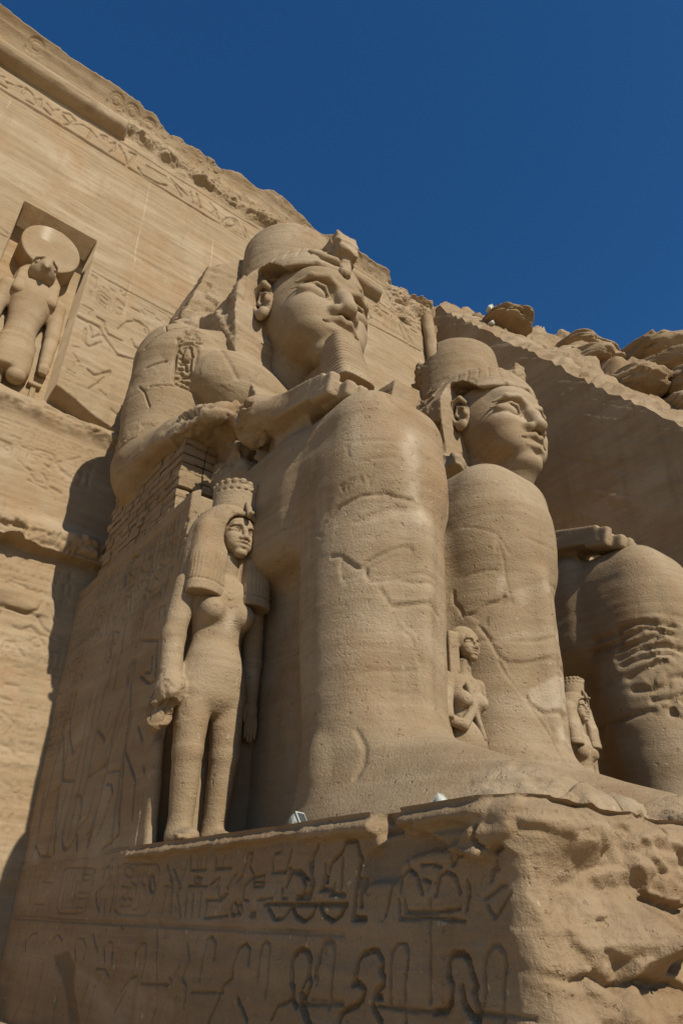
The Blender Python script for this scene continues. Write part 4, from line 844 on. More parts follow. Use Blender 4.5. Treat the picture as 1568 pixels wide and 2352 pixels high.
    for i in range(26):
        yy = -4.1 + i * 0.86 + .12 * rc.randn()
        if rc.rand() < .3: continue
        if i % 3 == 1:
            for s in (0, 0.16, 0.32, 0.48): A.stroke([(yy - 0.2, 30.35 + s), (yy + 0.25, 30.4 + s)], 0.05, 0.06)
        for q, rdx in ((31.25, 0.30), (31.25, 0.2)):
            A.stroke([(yy + rdx * math.cos(a), q + rdx * math.sin(a)) for a in np.linspace(0, 6.3, 15)], 0.05, 0.07)
        A.stroke([(yy - 0.38, 30.2), (yy - 0.34, 31.0), (yy - 0.1, 30.9), (yy - 0.1, 30.3)], 0.06, 0.07)
    H -= A.C * (Y < 17.5) * 0.55 * (1 + .6 * nf((1, .7, .7), 2, 91))
    # wind-worn upper edge
    tops = 31.72 + 0.10 * nf((1, 0.45, 0), 4, 51) - 0.15 * sstep(2.4, 3.5, Y) * (1 - sstep(13, 14, Y)) * (1 + nf((1, 1.1, 0), 3, 57)) - 0.22 * sstep(17.6, 18.4, Y) * (0.8 + 1.3 * nf((1, 0.8, 0), 3, 59))
    H = np.where(Z > 30.0, H, H)
    Zc = np.minimum(Z, tops)
    X = xf(Zc) + H
    over = Z > tops
    X = np.where(over, X - (Z - tops) * 3.0, X)            # the top runs back into the hill
    t_ = thing('temple_facade', (-18, 8, -1.68), 'carved sandstone temple front rising behind the statues, with inscription band and falcon-figure niche', 'temple front')
    V = np.stack([X, Y, Zc + np.where(over, 0.03 * (Z - tops), 0)], -1)
    iz = lambda z: int(round((z - R.v0) / R.res))
    cuts = [('front_wall', 0, iz(29.12)), ('roll_moulding', iz(29.12), iz(30.12)), ('cavetto_cornice', iz(30.12), len(R.v) - 1)]
    for nm, a, b in cuts:
        W = V[:, a:b + 1].reshape(-1, 3)
        o = obj(nm, W, gridfaces(V.shape[0], b + 1 - a), M_WALL, t_)
        if nm == 'front_wall':
            mk = np.clip(J.C[:, a:b + 1].ravel() / 0.02, 0, 1) * np.clip(.25 + .5 * fbm(W, 1.4, 3, 77), 0, .5)
            marks(o, mk)
    # upright roll at the corner of the front
    zz = np.arange(-1.7, 30.3, 0.12)
    aa = np.linspace(0, 2 * np.pi, 25)
    Zr, Ar = np.meshgrid(zz, aa, indexing='ij')
    rad = 0.34 + 0.02 * fbm(np.stack([Zr.ravel(), Ar.ravel(), Zr.ravel() * 0], 1), 1.3, 3).reshape(Zr.shape)
    C = np.stack([xf(Zr) + 0.28 + rad * np.cos(Ar), 20.75 + rad * np.sin(Ar), Zr], -1).reshape(-1, 3)
    obj('corner_roll', C, gridfaces(len(zz), len(aa), True), M_WALL, t_)

def build_falcon_figure():
    t = thing('niche_statue', (-20.6, 1.4, 14.0), 'falcon-headed relief statue with a large sun disc standing in the facade niche', 'statue')
    bx = -20.35
    up = -.02
    def F(): return Field((-21.4, -0.35, 13.2), (-18.7, 3.1, 21.9), 0.042)
    f = F()
    c = 1.46
    f.loft([(16.2, bx, c, .55, .58), (16.9, bx, c, .5, .50), (17.6, bx, c, .55, .6), (18.3, bx, c, .6, .80), (18.75, bx, c, .5, .75), (19.0, bx, c, .4, .5)], 0.1, cap=.2)
    f.loft([(14.9, bx + .12, c, .62, .66), (15.7, bx + .1, c, .6, .64), (16.35, bx, c, .56, .60)], 0.15, cap=.15, p=2.4)
    f.path([(bx + .05, c - .30, 15.1), (bx + .15, c - .32, 14.25)], [.30, .25], .1)
    f.path([(bx + .35, c + .28, 15.2), (bx + .45, c + .26, 14.75)], [.30, .29], .1)
    for s in (-1, 1):
        f.path([(bx, c + s * .84, 18.5), (bx - .02, c + s * .98, 17.2), (bx + .1, c + s * 1.0, 15.9)], [.29, .25, .19], .1)
        f.ell((bx + .12, c + s * 1.0, 15.65), (.2, .19, .25), .08)
        for i in range(4):
            f.cone((bx + .28, c + s * 1.0 - .12 + .08 * i, 15.65), (bx + .22, c + s * 1.0 - .12 + .08 * i, 15.45), .055, .045, .02)
    f.cone((bx, c, 18.8), (bx + .05, c, 19.2), .38, .36, .15)
    V, Q = f.skin(); V[:, 2] += up; obj('body', weather(V, Q, .02, .01, 3), Q, M_WALL, t)
    f = F()
    f.ell((bx + .32, c, 19.36), (.58, .45, .46), .1)
    f.cone((bx + .74, c, 19.46), (bx + 1.06, c, 19.08), .22, .06, .10)
    for s in (-1, 1):
        f.ell((bx + .66, c + s * .30, 19.50), (.17, .10, .15), .04, 'cut')
        f.ell((bx + .64, c + s * .28, 19.50), (.11, .08, .10), .02)
        f.path([(bx + .84, c + s * .14, 19.70), (bx + .62, c + s * .34, 19.72), (bx + .4, c + s * .42, 19.62)], .05, .04)
    V, Q = f.skin(); V[:, 2] += up; h = obj('head', weather(V, Q, .015, .006, 5), Q, M_WALL, t)
    f = F()
    f.loft([(18.3, bx - .30, c, .46, .80), (19.0, bx - .22, c, .52, .80), (19.6, bx - .16, c, .50, .70), (20.05, bx - .16, c, .44, .46)], 0, cap=.25)
    for s in (-1, 1):
        f.path([(bx + .16, c + s * .52, 19.3), (bx + .40, c + s * .50, 18.25)], [.16, .21], .12, squash=(.7, 1.2, 1))
    V, Q = f.skin(); V[:, 2] += up; obj('wig', weather(V, Q, .015, .02, 6), Q, M_WALL, h)
    f = F()
    f.box((bx - .25, c, 20.7), (.62, 1.02, 1.02), .05)
    f.F = np.maximum(f.F, np.sqrt((f.y - c) ** 2 + (f.z - 20.7) ** 2) - 1.02 + 0 * f.x)
    V, Q = f.skin(); V[:, 2] += up
    d = obj('sun_disc', weather(V, Q, .015, .01, 7), Q, M_WALL, h)
    P = np.array(V); marks(d, 0.8 * np.exp(-((P[:, 1] - 1.15) / .16) ** 2) * (P[:, 2] > 20.9) * (vn(P * 4) > -.3))
    f = F()
    f.box((bx - .2, 2.36, 14.5), (.3, .09, .62), .04)
    f.box((bx - .1, 2.36, 14.95), (.3, .22, .07), .04, .04)
    f.ell((bx - .1, 2.36, 14.2), (.3, .15, .15), .05)
    V, Q = f.skin(); V[:, 2] += up; obj('staff', weather(V, Q, .012, .006, 8), Q, M_WALL, t)
    f = F()
    f.box((bx - .2, .36, 14.6), (.3, .1, .75), .04)
    f.ell((bx - .1, .36, 15.2), (.28, .14, .2), .05)
    V, Q = f.skin(); V[:, 2] += up; obj('staff', weather(V, Q, .012, .006, 8), Q, M_WALL, t)

# ================================================================== pedestals
def build_pedestal(y0, detailed, label):
    t = thing('statue_pedestal', (-8, y0, -1.68), label, 'pedestal', 'pedestals of the colossi')
    res = 0.0165 if detailed else 0.07
    ys = y0 - 3.6                                   # plane of the carved side
    xc, rr = -4.12, 0.22                            # where the side turns into the front
    La = 18.6 + xc
    Lc = rr * math.pi / 2
    R = Relief(-18.6, -18.6 + La + Lc + 7.0, -1.72, 0.955, res)
    if detailed:
        R.soft = 0.5
        R.strokes([(max(.013, w * (.62 if w < .03 else .46)), d * .8, t_) for w, d, t_ in SIDE if max(t_[1::2]) < 97], 1, 1)
    U, Z = np.meshgrid(R.u, R.v, indexing='ij')
    s = U + 18.6
    a = np.clip((s - La) / rr, 0, math.pi / 2)
    e = np.clip(s - La - Lc, 0, None)
    PX = np.where(s < La, U, xc + rr * np.sin(a))
    PY = np.where(s < La, ys, ys + rr * (1 - np.cos(a)) + e)
    NX, NY = np.sin(a), -np.cos(a)
    P = np.stack([PX.ravel(), PY.ravel(), Z.ravel()], 1)
    sh = U.shape
    er = sstep(-4.20, -3.80, U - .20 * sstep(.3, -.7, Z) + 0.16 * fbm(P, (1.3, 1.3, 1.3), 3, 4).reshape(sh))   # how far the front has weathered
    carv = R.C
    if detailed:
        pb = [(SIDE_PATCH[i] / 100, SIDE_PATCH[i + 1] / 100) for i in range(0, len(SIDE_PATCH), 2)]
        pt = R.inside(pb).astype(float)
        st = R.inside([(SIDE_STAIN[i] / 100, SIDE_STAIN[i + 1] / 100) for i in range(0, len(SIDE_STAIN), 2)]).astype(float)
        pt = blur(pt, 2)
        st = blur(st, 3)
    else:
        pt = st = np.zeros(sh)
    H = 0.025 * fbm(P, 0.9, 3, 2).reshape(sh) + 0.010 * fbm(P, (0.5, 0.5, 7), 3, 6).reshape(sh) + 0.006 * fbm(P, 9, 3, 8).reshape(sh)
    H = H * (1 - 0.8 * pt) - 0.085 * pt - 0.02 * st
    H -= carv * (1 - er) * (1 - pt)
    # torus rim along the top, broken away in two places
    nz1 = fbm(np.stack([P[:, 0], P[:, 1], P[:, 0] * 0], 1), 2.2, 4, 3).reshape(sh)
    low = 0.80 - 0.05 * nz1 - 0.13 * sstep(-5.25, -4.9, U) * (1 + nz1)
    rim = sstep(low - 0.025, low + 0.02, Z) * sstep(-11.7, -11.62, U)
    gap = sstep(-5.72, -5.66, U) * (1 - sstep(-5.36, -5.28, U))
    H += rim * (1 - gap) * (0.105 + 0.045 * sstep(-5.35, -5.2, U) + 0.03 * nz1) * (1 - 0.6 * er) - 0.08 * rim * gap
    H += rim * 0.018 * np.sin((Z - 0.8) * 40) * sstep(-11.7, -11.6, U) * (1 - er)
    # weathered front: rounded lumps parted by creases, hollows and ledges
    lump = billow(P, (0.95, 0.95, 1.55), 4, 21.0).reshape(sh)
    fine = billow(P, (2.8, 2.8, 4.2), 4, 31.0).reshape(sh)
    ledge = fbm(P, (0.5, 0.5, 3.4), 3, 14).reshape(sh)
    lower = sstep(0.05, -0.55, Z)
    fc = facets(P, (1.1, 1.1, 1.7), 3.3).reshape(sh)
    fc2 = facets(P, (3.2, 3.2, 4.6), 8.1).reshape(sh)
    E = 0.09 * (lump - 0.42) + 0.17 * fc + 0.09 * fc2 + 0.05 * (fine - 0.5) + 0.06 * ledge + 0.20 * lower * (0.6 + lump)
    # the nose-shaped boss, the dark pockets and the crack under them
    def spot(u, z, ru, rz): return np.exp(-(((U - u) / ru) ** 2 + ((Z - z) / rz) ** 2) ** 1.5)
    f0 = -18.6 + La + Lc
    E += 0.34 * spot(f0 + 1.15, -0.02, .55, .22) - 0.30 * spot(f0 + 1.45, -.17, .30, .08) + 0.20 * spot(f0 + .2, .75, .5, .2)
    E -= 0.34 * spot(f0 + 2.15, .30, .26, .22) + 0.36 * spot(f0 + 2.4, -.22, .2, .33) + 0.22 * spot(f0 + 2.0, .62, .2, .1)
    E += 0.35 * spot(f0 + 3.2, -.2, .6, .8)
    crack = np.abs(Z - (-0.28 + 0.16 * fbm(np.stack([P[:, 0], P[:, 1], P[:, 0] * 0], 1), 1.1, 3, 44).reshape(sh)))
    E -= 0.16 * np.exp(-(crack / 0.03) ** 2)
    E = blur(E, 1) * (0.45 + 0.55 * sstep(La + Lc * .5, La + Lc + .5, s))
    H = H * (1 - er) + er * (E + 0.06)
    # rounded shoulder into the top
    tp = sstep(0.86, 0.955, Z)
    H -= tp * (0.04 + 0.10 * er) * sstep(-11.9, -11.6, U)
    V = np.stack([PX + NX * H, PY + NY * H, Z + 0.02 * (fine - .5) * er], -1)
    o = obj('carved_side', V.reshape(-1, 3), gridfaces(*sh), M_PED, t)
    if detailed:
        marks(o, None, (0.55 * st + 0.25 * pt * 0).ravel())
    # top surface, worn round the feet
    b = V[:, -1]                                     # its rim
    nb = len(b)
    inner = np.stack([b[:, 0] - .9 * sstep(-5.2, -4.2, b[:, 0]), np.clip(b[:, 1] + .6, ys + .6, ys + 6.6), np.full(nb, 0.86)], 1)
    rows = []
    for w in (0, .25, .5, .75, 1):
        q = b * (1 - w) + inner * w
        rows.append(q)
    W = np.stack(rows, 1)
    obj('pedestal_top', W.reshape(-1, 3), gridfaces(nb, 5), M_PED, t)
    Xg, Yg = np.meshgrid(np.arange(-11.7, -4.3, .08), np.arange(ys + .25, ys + 7.1, .08), indexing='ij')
    G = np.stack([Xg.ravel(), Yg.ravel(), 0 * Xg.ravel()], 1)
    G[:, 2] = 0.89 + 0.02 * fbm(G, 1.5, 4, 3)
    obj('standing_floor', G, gridfaces(*Xg.shape), M_PED, t)

# ================================================================== the colossi
def head_field(f, O, s=1.0, nose=1.0):
    """an Egyptian royal face; O = centre of the skull, s = scale (1 for a colossus)"""
    ox, oy, oz = O
    def p(x, y, z): return (ox + x * s, oy + y * s, oz + z * s)
    k = s
    f.ell(p(-.1, 0, .62), (1.72 * k, 1.50 * k, 1.80 * k))
    f.ell(p(.46, 0, -.66), (1.26 * k, 1.16 * k, 1.14 * k), .35 * k)
    f.ell(p(1.20, 0, -1.78), (.54 * k, .58 * k, .40 * k), .32 * k)
    for sd in (-1, 1):
        f.ell(p(.88, sd * .72, -.42), (.72 * k, .62 * k, .70 * k), .35 * k)
        f.ell(p(.98, sd * .60, -1.02), (.58 * k, .52 * k, .48 * k), .3 * k)
    f.ell(p(1.02, 0, .95), (.70 * k, 1.12 * k, .55 * k), .3 * k)
    # eye sockets, brows, eyeballs and lids
    for sd in (-1, 1):
        f.ell(p(1.74, sd * .70, .16), (.40 * k, .52 * k, .30 * k), .22 * k, 'cut')
        f.path([p(1.66, sd * .20, .52), p(1.66, sd * .55, .66), p(1.46, sd * 1.0, .62), p(1.12, sd * 1.30, .42)], [.09 * k, .10 * k, .09 * k, .05 * k], .14 * k)
        f.ell(p(1.20, sd * .76, .14), (.34 * k, .50 * k, .26 * k), .03 * k)
        f.path([p(1.50, sd * .34, .05), p(1.58, sd * .58, .33), p(1.51, sd * .84, .37), p(1.26, sd * 1.22, .20), p(1.02, sd * 1.42, .15)], [.04 * k, .05 * k, .055 * k, .045 * k, .025 * k], .025 * k)
        f.path([p(1.50, sd * .34, .05), p(1.50, sd * .62, -.13), p(1.40, sd * .92, -.10), p(1.22, sd * 1.22, .16)], .035 * k, .05 * k)
    # nose
    f.path([p(1.52, 0, .50), p(1.78, 0, .0), p(1.98 * nose, 0, -.52)], [.19 * k, .21 * k, .25 * k], .18 * k)
    for sd in (-1, 1):
        f.ell(p(1.66, sd * .30, -.60), (.30 * k, .22 * k, .20 * k), .14 * k)
        f.ell(p(1.78, sd * .17, -.80), (.15 * k, .09 * k, .09 * k), .03 * k, 'cut')
    # mouth
    f.ell(p(1.30, 0, -1.22), (.45 * k, .75 * k, .42 * k), .3 * k)
    f.path([p(1.32, -.84, -1.03), p(1.62, -.44, -.98), p(1.80, -.15, -.91), p(1.79, 0, -.95), p(1.80, .15, -.91), p(1.62, .44, -.98), p(1.32, .84, -1.03)], [.05 * k, .115 * k, .125 * k, .12 * k, .125 * k, .115 * k, .05 * k], .02 * k)
    f.path([p(1.32, -.80, -1.13), p(1.60, -.40, -1.29), p(1.73, 0, -1.35), p(1.60, .40, -1.29), p(1.32, .80, -1.13)], [.04 * k, .12 * k, .15 * k, .12 * k, .04 * k], .02 * k)
    f.path([p(1.40, -.84, -1.06), p(1.78, -.40, -1.125), p(1.96, 0, -1.13), p(1.78, .40, -1.125), p(1.40, .84, -1.06)], [.03 * k, .055 * k, .065 * k, .055 * k, .03 * k], .015 * k, 'cut')
    f.ell(p(1.84, 0, -1.58), (.14 * k, .42 * k, .07 * k), .15 * k, 'cut')

def ear_field(f, O, sd, s=1.0):
    ox, oy, oz = O
    def p(x, y, z): return (ox + x * s, oy + sd * y * s, oz + z * s)
    k = s
    f.ell(p(-.02, .0, .0), (.36 * k, .12 * k, .66 * k), .05 * k)
    rim = [p(.26, .12, .38), p(.10, .22, .62), p(-.20, .26, .56), p(-.36, .28, .15), p(-.28, .24, -.30), p(-.06, .16, -.58)]
    f.path(rim, [.09 * k, .11 * k, .11 * k, .10 * k, .10 * k, .12 * k], .05 * k)
    f.ell(p(.02, .14, -.58), (.24 * k, .16 * k, .24 * k), .08 * k)
    f.path([p(.18, .14, .16), p(-.05, .2, .30), p(-.14, .2, -.05), p(.0, .16, -.28)], .065 * k, .05 * k)
    f.ell(p(.24, .12, -.08), (.10 * k, .12 * k, .16 * k), .05 * k)
    f.ell(p(.06, .26, .02), (.12 * k, .16 * k, .20 * k), .05 * k, 'cut')

FO = (-13.25, 0.0, 15.58)                            # skull centre of a colossus

_Q = [None]

def build_colossus(y0, kind, label):
    t = thing('colossus', (-9.0, y0, 0.95), label, 'statue', 'colossal seated statues')
    def put(name, f, mat=M_STAT, amp=.02, strata=.012, seed=0.0, cuts=None, parent=None, rough=None, mk=None, dirt=None, patch=None):
        V, Q = f.skin()
        _Q[0] = Q
        V = weather(V, Q, amp, strata, seed + y0, rough=rough(V) if rough else None)
        if patch:
            V, pm = recess(V, Q, patch, (.75, -.66, 0), .022)
        for st, n in (cuts or []):
            V = carve(V, Q, st, n)
        W = V.copy(); W[:, 1] += y0
        o = obj(name, W, Q, mat, parent or t)
        marks(o, mk(V) if mk else None, dirt(V) if dirt else None)
        return o
    # ---- legs with feet
    for sd in (-1, 1):
        c = -1.50 if sd < 0 else 1.45
        up = .12 if (kind == 'near' and sd < 0) else -.16
        lo, hi = (-12.6, c - 2.0, .6), (-3.7, c + 1.9, 9.0)
        f = Field(lo, hi, .034 if kind == 'near' else .05)
        f.loft([(.6, -8.15, c, 1.25, 1.22), (1.6, -8.2, c, 1.10, 1.12), (2.6, -8.25, c, 1.08, 1.12), (4.4, -8.35, c, 1.22, 1.18), (6.0, -8.35, c, 1.26, 1.18), (7.2, -8.4, c, 1.26, 1.14), (8.0, -8.6, c, .9, .9)], 0, p=2.1, cap=.6)
        f.box((-10.42, c + .04 * sd, 6.96 + up), (3.30, 1.17, 1.48), .82, .22)
        f.box((-11.5, c + .05 * sd, 7.0), (2.5, 1.20, 1.44), .45, .2)
        # knee cap, its rim and the shin
        f.ell((-7.26, c + .05 * sd, 6.72), (.24, .60, .72), .35)
        f.cone((-7.12, c, 5.5), (-7.2, c, 2.6), .14, .11, .35)
        # stone left standing between the calf and the throne
        f.box((-10.6, c - sd * .45, 3.2), (2.2, .95, 3.2), .12, .4)
        # foot and toes
        f.cone((-7.9, c, 1.65), (-5.3, c + sd * .12, 1.12), .95, .50, .5, squash=(1, 1.15, 1))
        f.ell((-7.0, c - .12, .92), (2.6, 1.38, .60), .5)
        f.ell((-8.1, c + sd * 1.08, 1.75), (.30, .20, .50), .12)
        for i in range(5):
            yy = c + (i - 2) * .30
            L = -4.55 + (.12 if i * sd < 2 * sd else -.04) - .07 * abs(i - 2)
            f.path([(-5.7, yy, 1.22), (-5.05, yy, 1.22), (L, yy, 1.05)], [.17, .17, .16], .06)
        f.half((0, 0, -1), -.62)
        if sd < 0:
            # ends of the belt apron hanging beside the knee
            f.path([(-8.0, -2.58, 6.6), (-8.0, -2.54, 5.2)], .085, .04)
            f.path([(-8.32, -2.62, 6.5), (-8.32, -2.58, 5.2)], .06, .04)
        if kind == 'near':
            cuts = [([(w * .62, d * .45, t_) for w, d, t_ in (LEG_R if sd < 0 else LEG_L)], (.75, -.66, 0))]
        else:
            cuts = [(LEG_4, (.75, -.66, 0))] if sd < 0 else []
        mkf = (lambda V: stroke_mask(V, STREAK, (.75, -.66, 0)) * np.clip(vn(V * 2.3) * .3 + .35 * vn(V * 9) + .22, 0, .5)) if (kind == 'near' and sd < 0) else None
        if kind == 'near' and sd > 0:
            mkf = lambda V: .5 * recess(V, _Q[0], PALE_L, (.75, -.66, 0), 0.0, .06)[1] * np.clip(.6 + .8 * vn(V * 3.3), 0, 1)
        rg = (lambda V: .10 * sstep(6.3, 5.9, V[:, 2]) * sstep(3.6, 4.2, V[:, 2]) * sstep(-8.0, -7.5, V[:, 0])) if kind == 'far' and sd < 0 else None
        if rg is None:
            rg = lambda V: .16 * sstep(-5.7, -4.9, V[:, 0]) + .004
        put('leg', f, seed=3 + sd, cuts=cuts, mk=mkf, rough=rg, amp=.03, strata=.014, patch=(PATCH_R if sd < 0 else PATCH_L) if kind == 'near' else None)
    # ---- body: torso and arms in one skin
    f = Field((-18.6, -4.75, 6.6), (-8.5, 4.75, 15.9), .05)
    f.loft([(6.5, -15.4, 0, 1.9, 2.35), (8.2, -15.3, 0, 1.75, 2.2), (9.8, -15.2, 0, 1.6, 2.05), (11.4, -15.2, 0, 1.75, 2.5), (12.8, -15.2, 0, 1.95, 3.0), (13.8, -15.2, 0, 1.6, 3.1), (14.6, -15.3, 0, 1.1, 2.0)], 0, cap=.4, p=2.3)
    for sd in (-1, 1):
        f.ell((-13.85, sd * 1.25, 12.55), (.75, 1.35, .85), .4)
        t_ = .88 if (kind == 'near' and sd < 0) else 1.0
        f.ell((-15.15, sd * 3.2, 13.75), (1.25 * t_, 1.18 * t_, 1.2 * t_), .45)
        f.path([(-15.2, sd * 3.2, 13.5), (-15.3, sd * 3.22, 11.9), (-15.3, sd * 3.18, 10.3)], [1.18 * t_, 1.12 * t_, 1.08], .12)
        if kind == 'near' and sd > 0:
            f.path([(-15.6, 3.15, 10.25), (-13.2, 2.9, 9.75), (-9.6, 2.3, 8.95)], [1.05, .92, .60], .25)
        elif kind == 'near':
            f.path([(-15.6, -3.12, 10.2), (-13.4, -3.0, 9.8), (-11.9, -2.9, 9.5)], [1.08, .95, .82], .25)
            f.cone((-15.1, -2.9, 14.1), (-14.5, -1.2, 14.6), .95, .9, .4)
            f.ell((-14.0, -1.9, 12.9), (.9, 1.3, 1.0), .4)
        else:
            f.path([(-15.6, sd * 3.15, 10.25), (-13.2, sd * 3.05, 9.95), (-11.0, sd * 2.8, 9.35)], [1.05, .95, .80], .25)
    f.cone((-15.0, 0, 14.2), (-14.4, 0, 15.6), 1.25, 1.05, .3)
    f.box((-13.3, 0.1, 7.3), (2.2, 2.55, 1.1), .3, .25)
    f.box((-17.2, 0, 10.5), (1.6, 2.6, 4.6), .3, .2)
    if kind == 'near':
        # the right forearm is broken through in front of the elbow, its underside fallen away
        f.half((1, 0, -.25), -11.35 - .25 * 9.9, .05) if False else None
        f.hull([((1, 0, -.35), -10.9 - .35 * 10.0 + 9), ((-1, .25, .35), 11.25 - .25 * 2.9 + .35 * 10.0), ((0, 1, 0), -1.6), ((0, 0, -1), -8.0)], .08, 'cut')
        f.ell((-11.6, -3.2, 8.75), (2.1, 1.5, .85), .2, 'cut')
        f.ell((-13.9, -3.9, 9.1), (1.3, .9, .55), .2, 'cut')
        f.hull([((1, 0, .5), -11.3 + .5 * 8.6), ((-1, 0, 0), 14.0), ((0, -1, 0), 2.75), ((0, 1, 0), -1.2), ((0, 0, -1), -6.8), ((0, 0, 1), 9.7)], .2)
        f.box((-8.3, 2.6, 9.4), (.7, 2.2, 1.4), .1, .05, 'cut', ('z', 30))
        f.hull([((.28, 0, 1), 9.10 - .28 * 8.9), ((-.10, -.1, -1), -8.62 + .89 - .2), ((0, -1, 0), -.95), ((0, 1, 0), 2.9), ((1, .55, 0), -8.95 + .55 * 2.0), ((-1, 0, 0), 12.5)], .04)
        rg = lambda V: .20 * sstep(-13.4, -12.4, V[:, 0]) * (V[:, 1] < -1.8) * sstep(10.9, 10.3, V[:, 2] - .0 * V[:, 0]) + .16 * sstep(-10.2, -9.6, V[:, 0]) + .02
        cuts = [(CHEST, (.8, -.6, 0))]
    else:
        rg = lambda V: 0.04 + 0 * V[:, 0]
        cuts = []
    if kind == 'near':
        fa = Field((-16.75, -4.65, 9.4), (-13.6, -1.7, 15.3), .03)
        fa.ell((-15.15, -3.2, 13.75), (1.27, 1.20, 1.22))
        fa.ell((-14.6, -2.7, 13.2), (1.0, .9, 1.0), .5)
        fa.path([(-15.2, -3.2, 13.5), (-15.3, -3.22, 11.9), (-15.3, -3.2, 10.75)], [1.20, 1.14, 1.10], .12)
        put('upper_arm', fa, seed=11, amp=.03, strata=.016, cuts=[([(w * .82, d * 1.7, t_) for w, d, t_ in ARM], (.72, -.69, 0))], rough=lambda V: .10 * sstep(11.2, 10.2, V[:, 2]) + .012)
    put('body', f, seed=11, rough=rg, cuts=cuts, amp=.03, strata=.016)
    # ---- hands lying on the knees
    for sd in (-1, 1):
        f = Field((-11.6, min(sd * 1.0, sd * 4.1) - .1, 7.4), (-6.6, max(sd * 1.0, sd * 4.1) + .1, 10.2), .04)
        if kind == 'near' and sd > 0:
            continue                                   # lost together with the left forearm
        x0 = -10.75 if (kind == 'near' and sd < 0) else -11.4
        drop = 0.0 if kind == 'near' else .20
        f.path([(x0, sd * 2.55, 9.40), (-9.6, sd * 2.40, 8.98)], [.62, .36], .12, squash=(1, 1.2, .9))
        yo, yi = sd * 2.86, sd * 1.92                   # outer and inner edge of the hand
        ylo, yhi = min(yo, yi), max(yo, yi)
        f.hull([((0, -1, 0), -ylo), ((0, 1, 0), yhi), ((.30, 0, 1), 8.92 - .30 * 8.2), ((-.22, 0, -1), -8.46 + .22 * 8.2), ((1, 0, 0), -8.2), ((-1, 0, 0), 9.9)], .12)
        for i in range(4):
            yy = yo - sd * (.125 + .235 * i)
            tip = [-7.95, -7.72, -7.66, -7.74][i]
            f.box(((-8.6 + tip) / 2, yy, [8.62, 8.50, 8.48, 8.48][i]), (abs(tip + 8.6) / 2, .118, [.25, .17, .16, .16][i]), .06, .02, rot=('y', 14))
        # the stone left under wrist and forearm, set back under the hand
        f.hull([((0, -1, 0), -(sd * 2.0 - .50)), ((0, 1, 0), sd * 2.0 + .50), ((.3, 0, 1), 8.85 - .3 * 8.6), ((0, 0, -1), -7.6), ((1, 0, .4), -9.0 + .4 * 8.3), ((-1, 0, 0), 11.2)], .12)
        f.lo[2] -= drop
        f.z = f.z - np.float32(drop)
        rg = (lambda V: .3 * sstep(-10.2, -10.6, V[:, 0]) + .02) if (kind == 'near' and sd < 0) else None
        put('hand', f, seed=15 + sd, amp=.014, strata=.008, rough=rg)
    # ---- throne
    f = Field((-18.6, -3.68, .5), (-11.0, 3.75, 8.2), .08)
    f.box((-15.05, .04, 4.2), (3.50, 3.53, 3.38), .04)
    f.hull([((1, 0, .06), -11.22 + .06 * .95), ((-1, 0, 0), 11.8), ((0, -1, 0), 3.60), ((0, 1, .08), -3.36 + .08 * .95), ((0, 0, 1), 2.62), ((0, 0, -1), -.6)], 0)
    put('throne', f, seed=21, amp=.02)
    Rl = Relief(-18.55, -11.52, .90, 7.66, .02 if kind == 'near' else .12)
    if kind == 'near':
        Rl.strokes([q for q in SIDE if max(q[2][1::2]) >= 97], .75, 1.2)
        rs = np.random.RandomState(12)
        for i in range(9):
            sign_column(Rl, -16.6 + i * .52, -16.6 + (i + 1) * .52, 5.55 if i % 3 else 4.7, 7.25, .022, .045, rs)
        for i in range(3):
            sign_column(Rl, -17.9 + i * .42, -17.9 + (i + 1) * .42, 3.2, 6.9, .02, .035, rs)
        Rl.stroke([(-18.2, 7.3), (-11.7, 7.3)], .025, .04)
        # lotus and papyrus stems knotted round the wind-pipe between the two river gods
        for x_ in (-15.3, -14.95, -14.6):
            Rl.stroke([(x_, 1.3), (x_ + .1 * (x_ + 14.95), 4.3)], .03, .04)
        Rl.stroke(_arc(-14.95, 1.6, .45, .5), .03, .05)
        for x_, d_ in ((-16.6, 1), (-13.2, -1)):
            Rl.stroke([(x_ - .5 * d_, 1.1), (x_ - .35 * d_, 2.4), (x_ - .3 * d_, 3.4), (x_ - .1 * d_, 3.9), (x_ - .12 * d_, 4.35), (x_ + .12 * d_, 4.45), (x_ + .2 * d_, 4.15), (x_ + .1 * d_, 3.9), (x_ + .35 * d_, 3.5), (x_ + .4 * d_, 2.4), (x_ + .55 * d_, 1.1)], .035, .055)
            Rl.stroke([(x_ + .2 * d_, 3.6), (x_ + .8 * d_, 3.0), (x_ + 1.35 * d_, 3.3)], .035, .05)
            Rl.stroke([(x_ - .1 * d_, 3.5), (x_ + .5 * d_, 2.5), (x_ + 1.3 * d_, 2.4)], .035, .05)
            Rl.stroke([(x_ - .38 * d_, 2.3), (x_ + .4 * d_, 2.35)], .025, .04)
    U, Z = np.meshgrid(Rl.u, Rl.v, indexing='ij')
    Pq = np.stack([U.ravel(), U.ravel() * 0 - 3.6, Z.ravel()], 1)
    d = (.02 * fbm(Pq, .8, 3, 2) + .007 * fbm(Pq, (.4, .4, 6), 3, 4)).reshape(U.shape) - Rl.C
    bv = np.clip(np.maximum(U + 11.60, Z - 7.59), 0, None)
    W = np.stack([U, y0 - 3.6 - d + bv * 1.8, Z], -1).reshape(-1, 3)
    o = obj('throne_side', W, gridfaces(*U.shape), M_STAT, t)
    # ---- head
    f = Field((-15.4, -1.75, 12.3), (-10.8, 1.75, 17.9), .032)
    head_field(f, FO)
    f.cone((-14.35, 0, 12.4), (-13.65, 0, 15.0), 1.02, 1.0, .12)
    if kind == 'far':
        f.cone((-12.5, 0, 13.5), (-13.4, 0, 12.8), .60, .75, .25)
    head = put('head', f, seed=31, amp=.010, strata=.008)
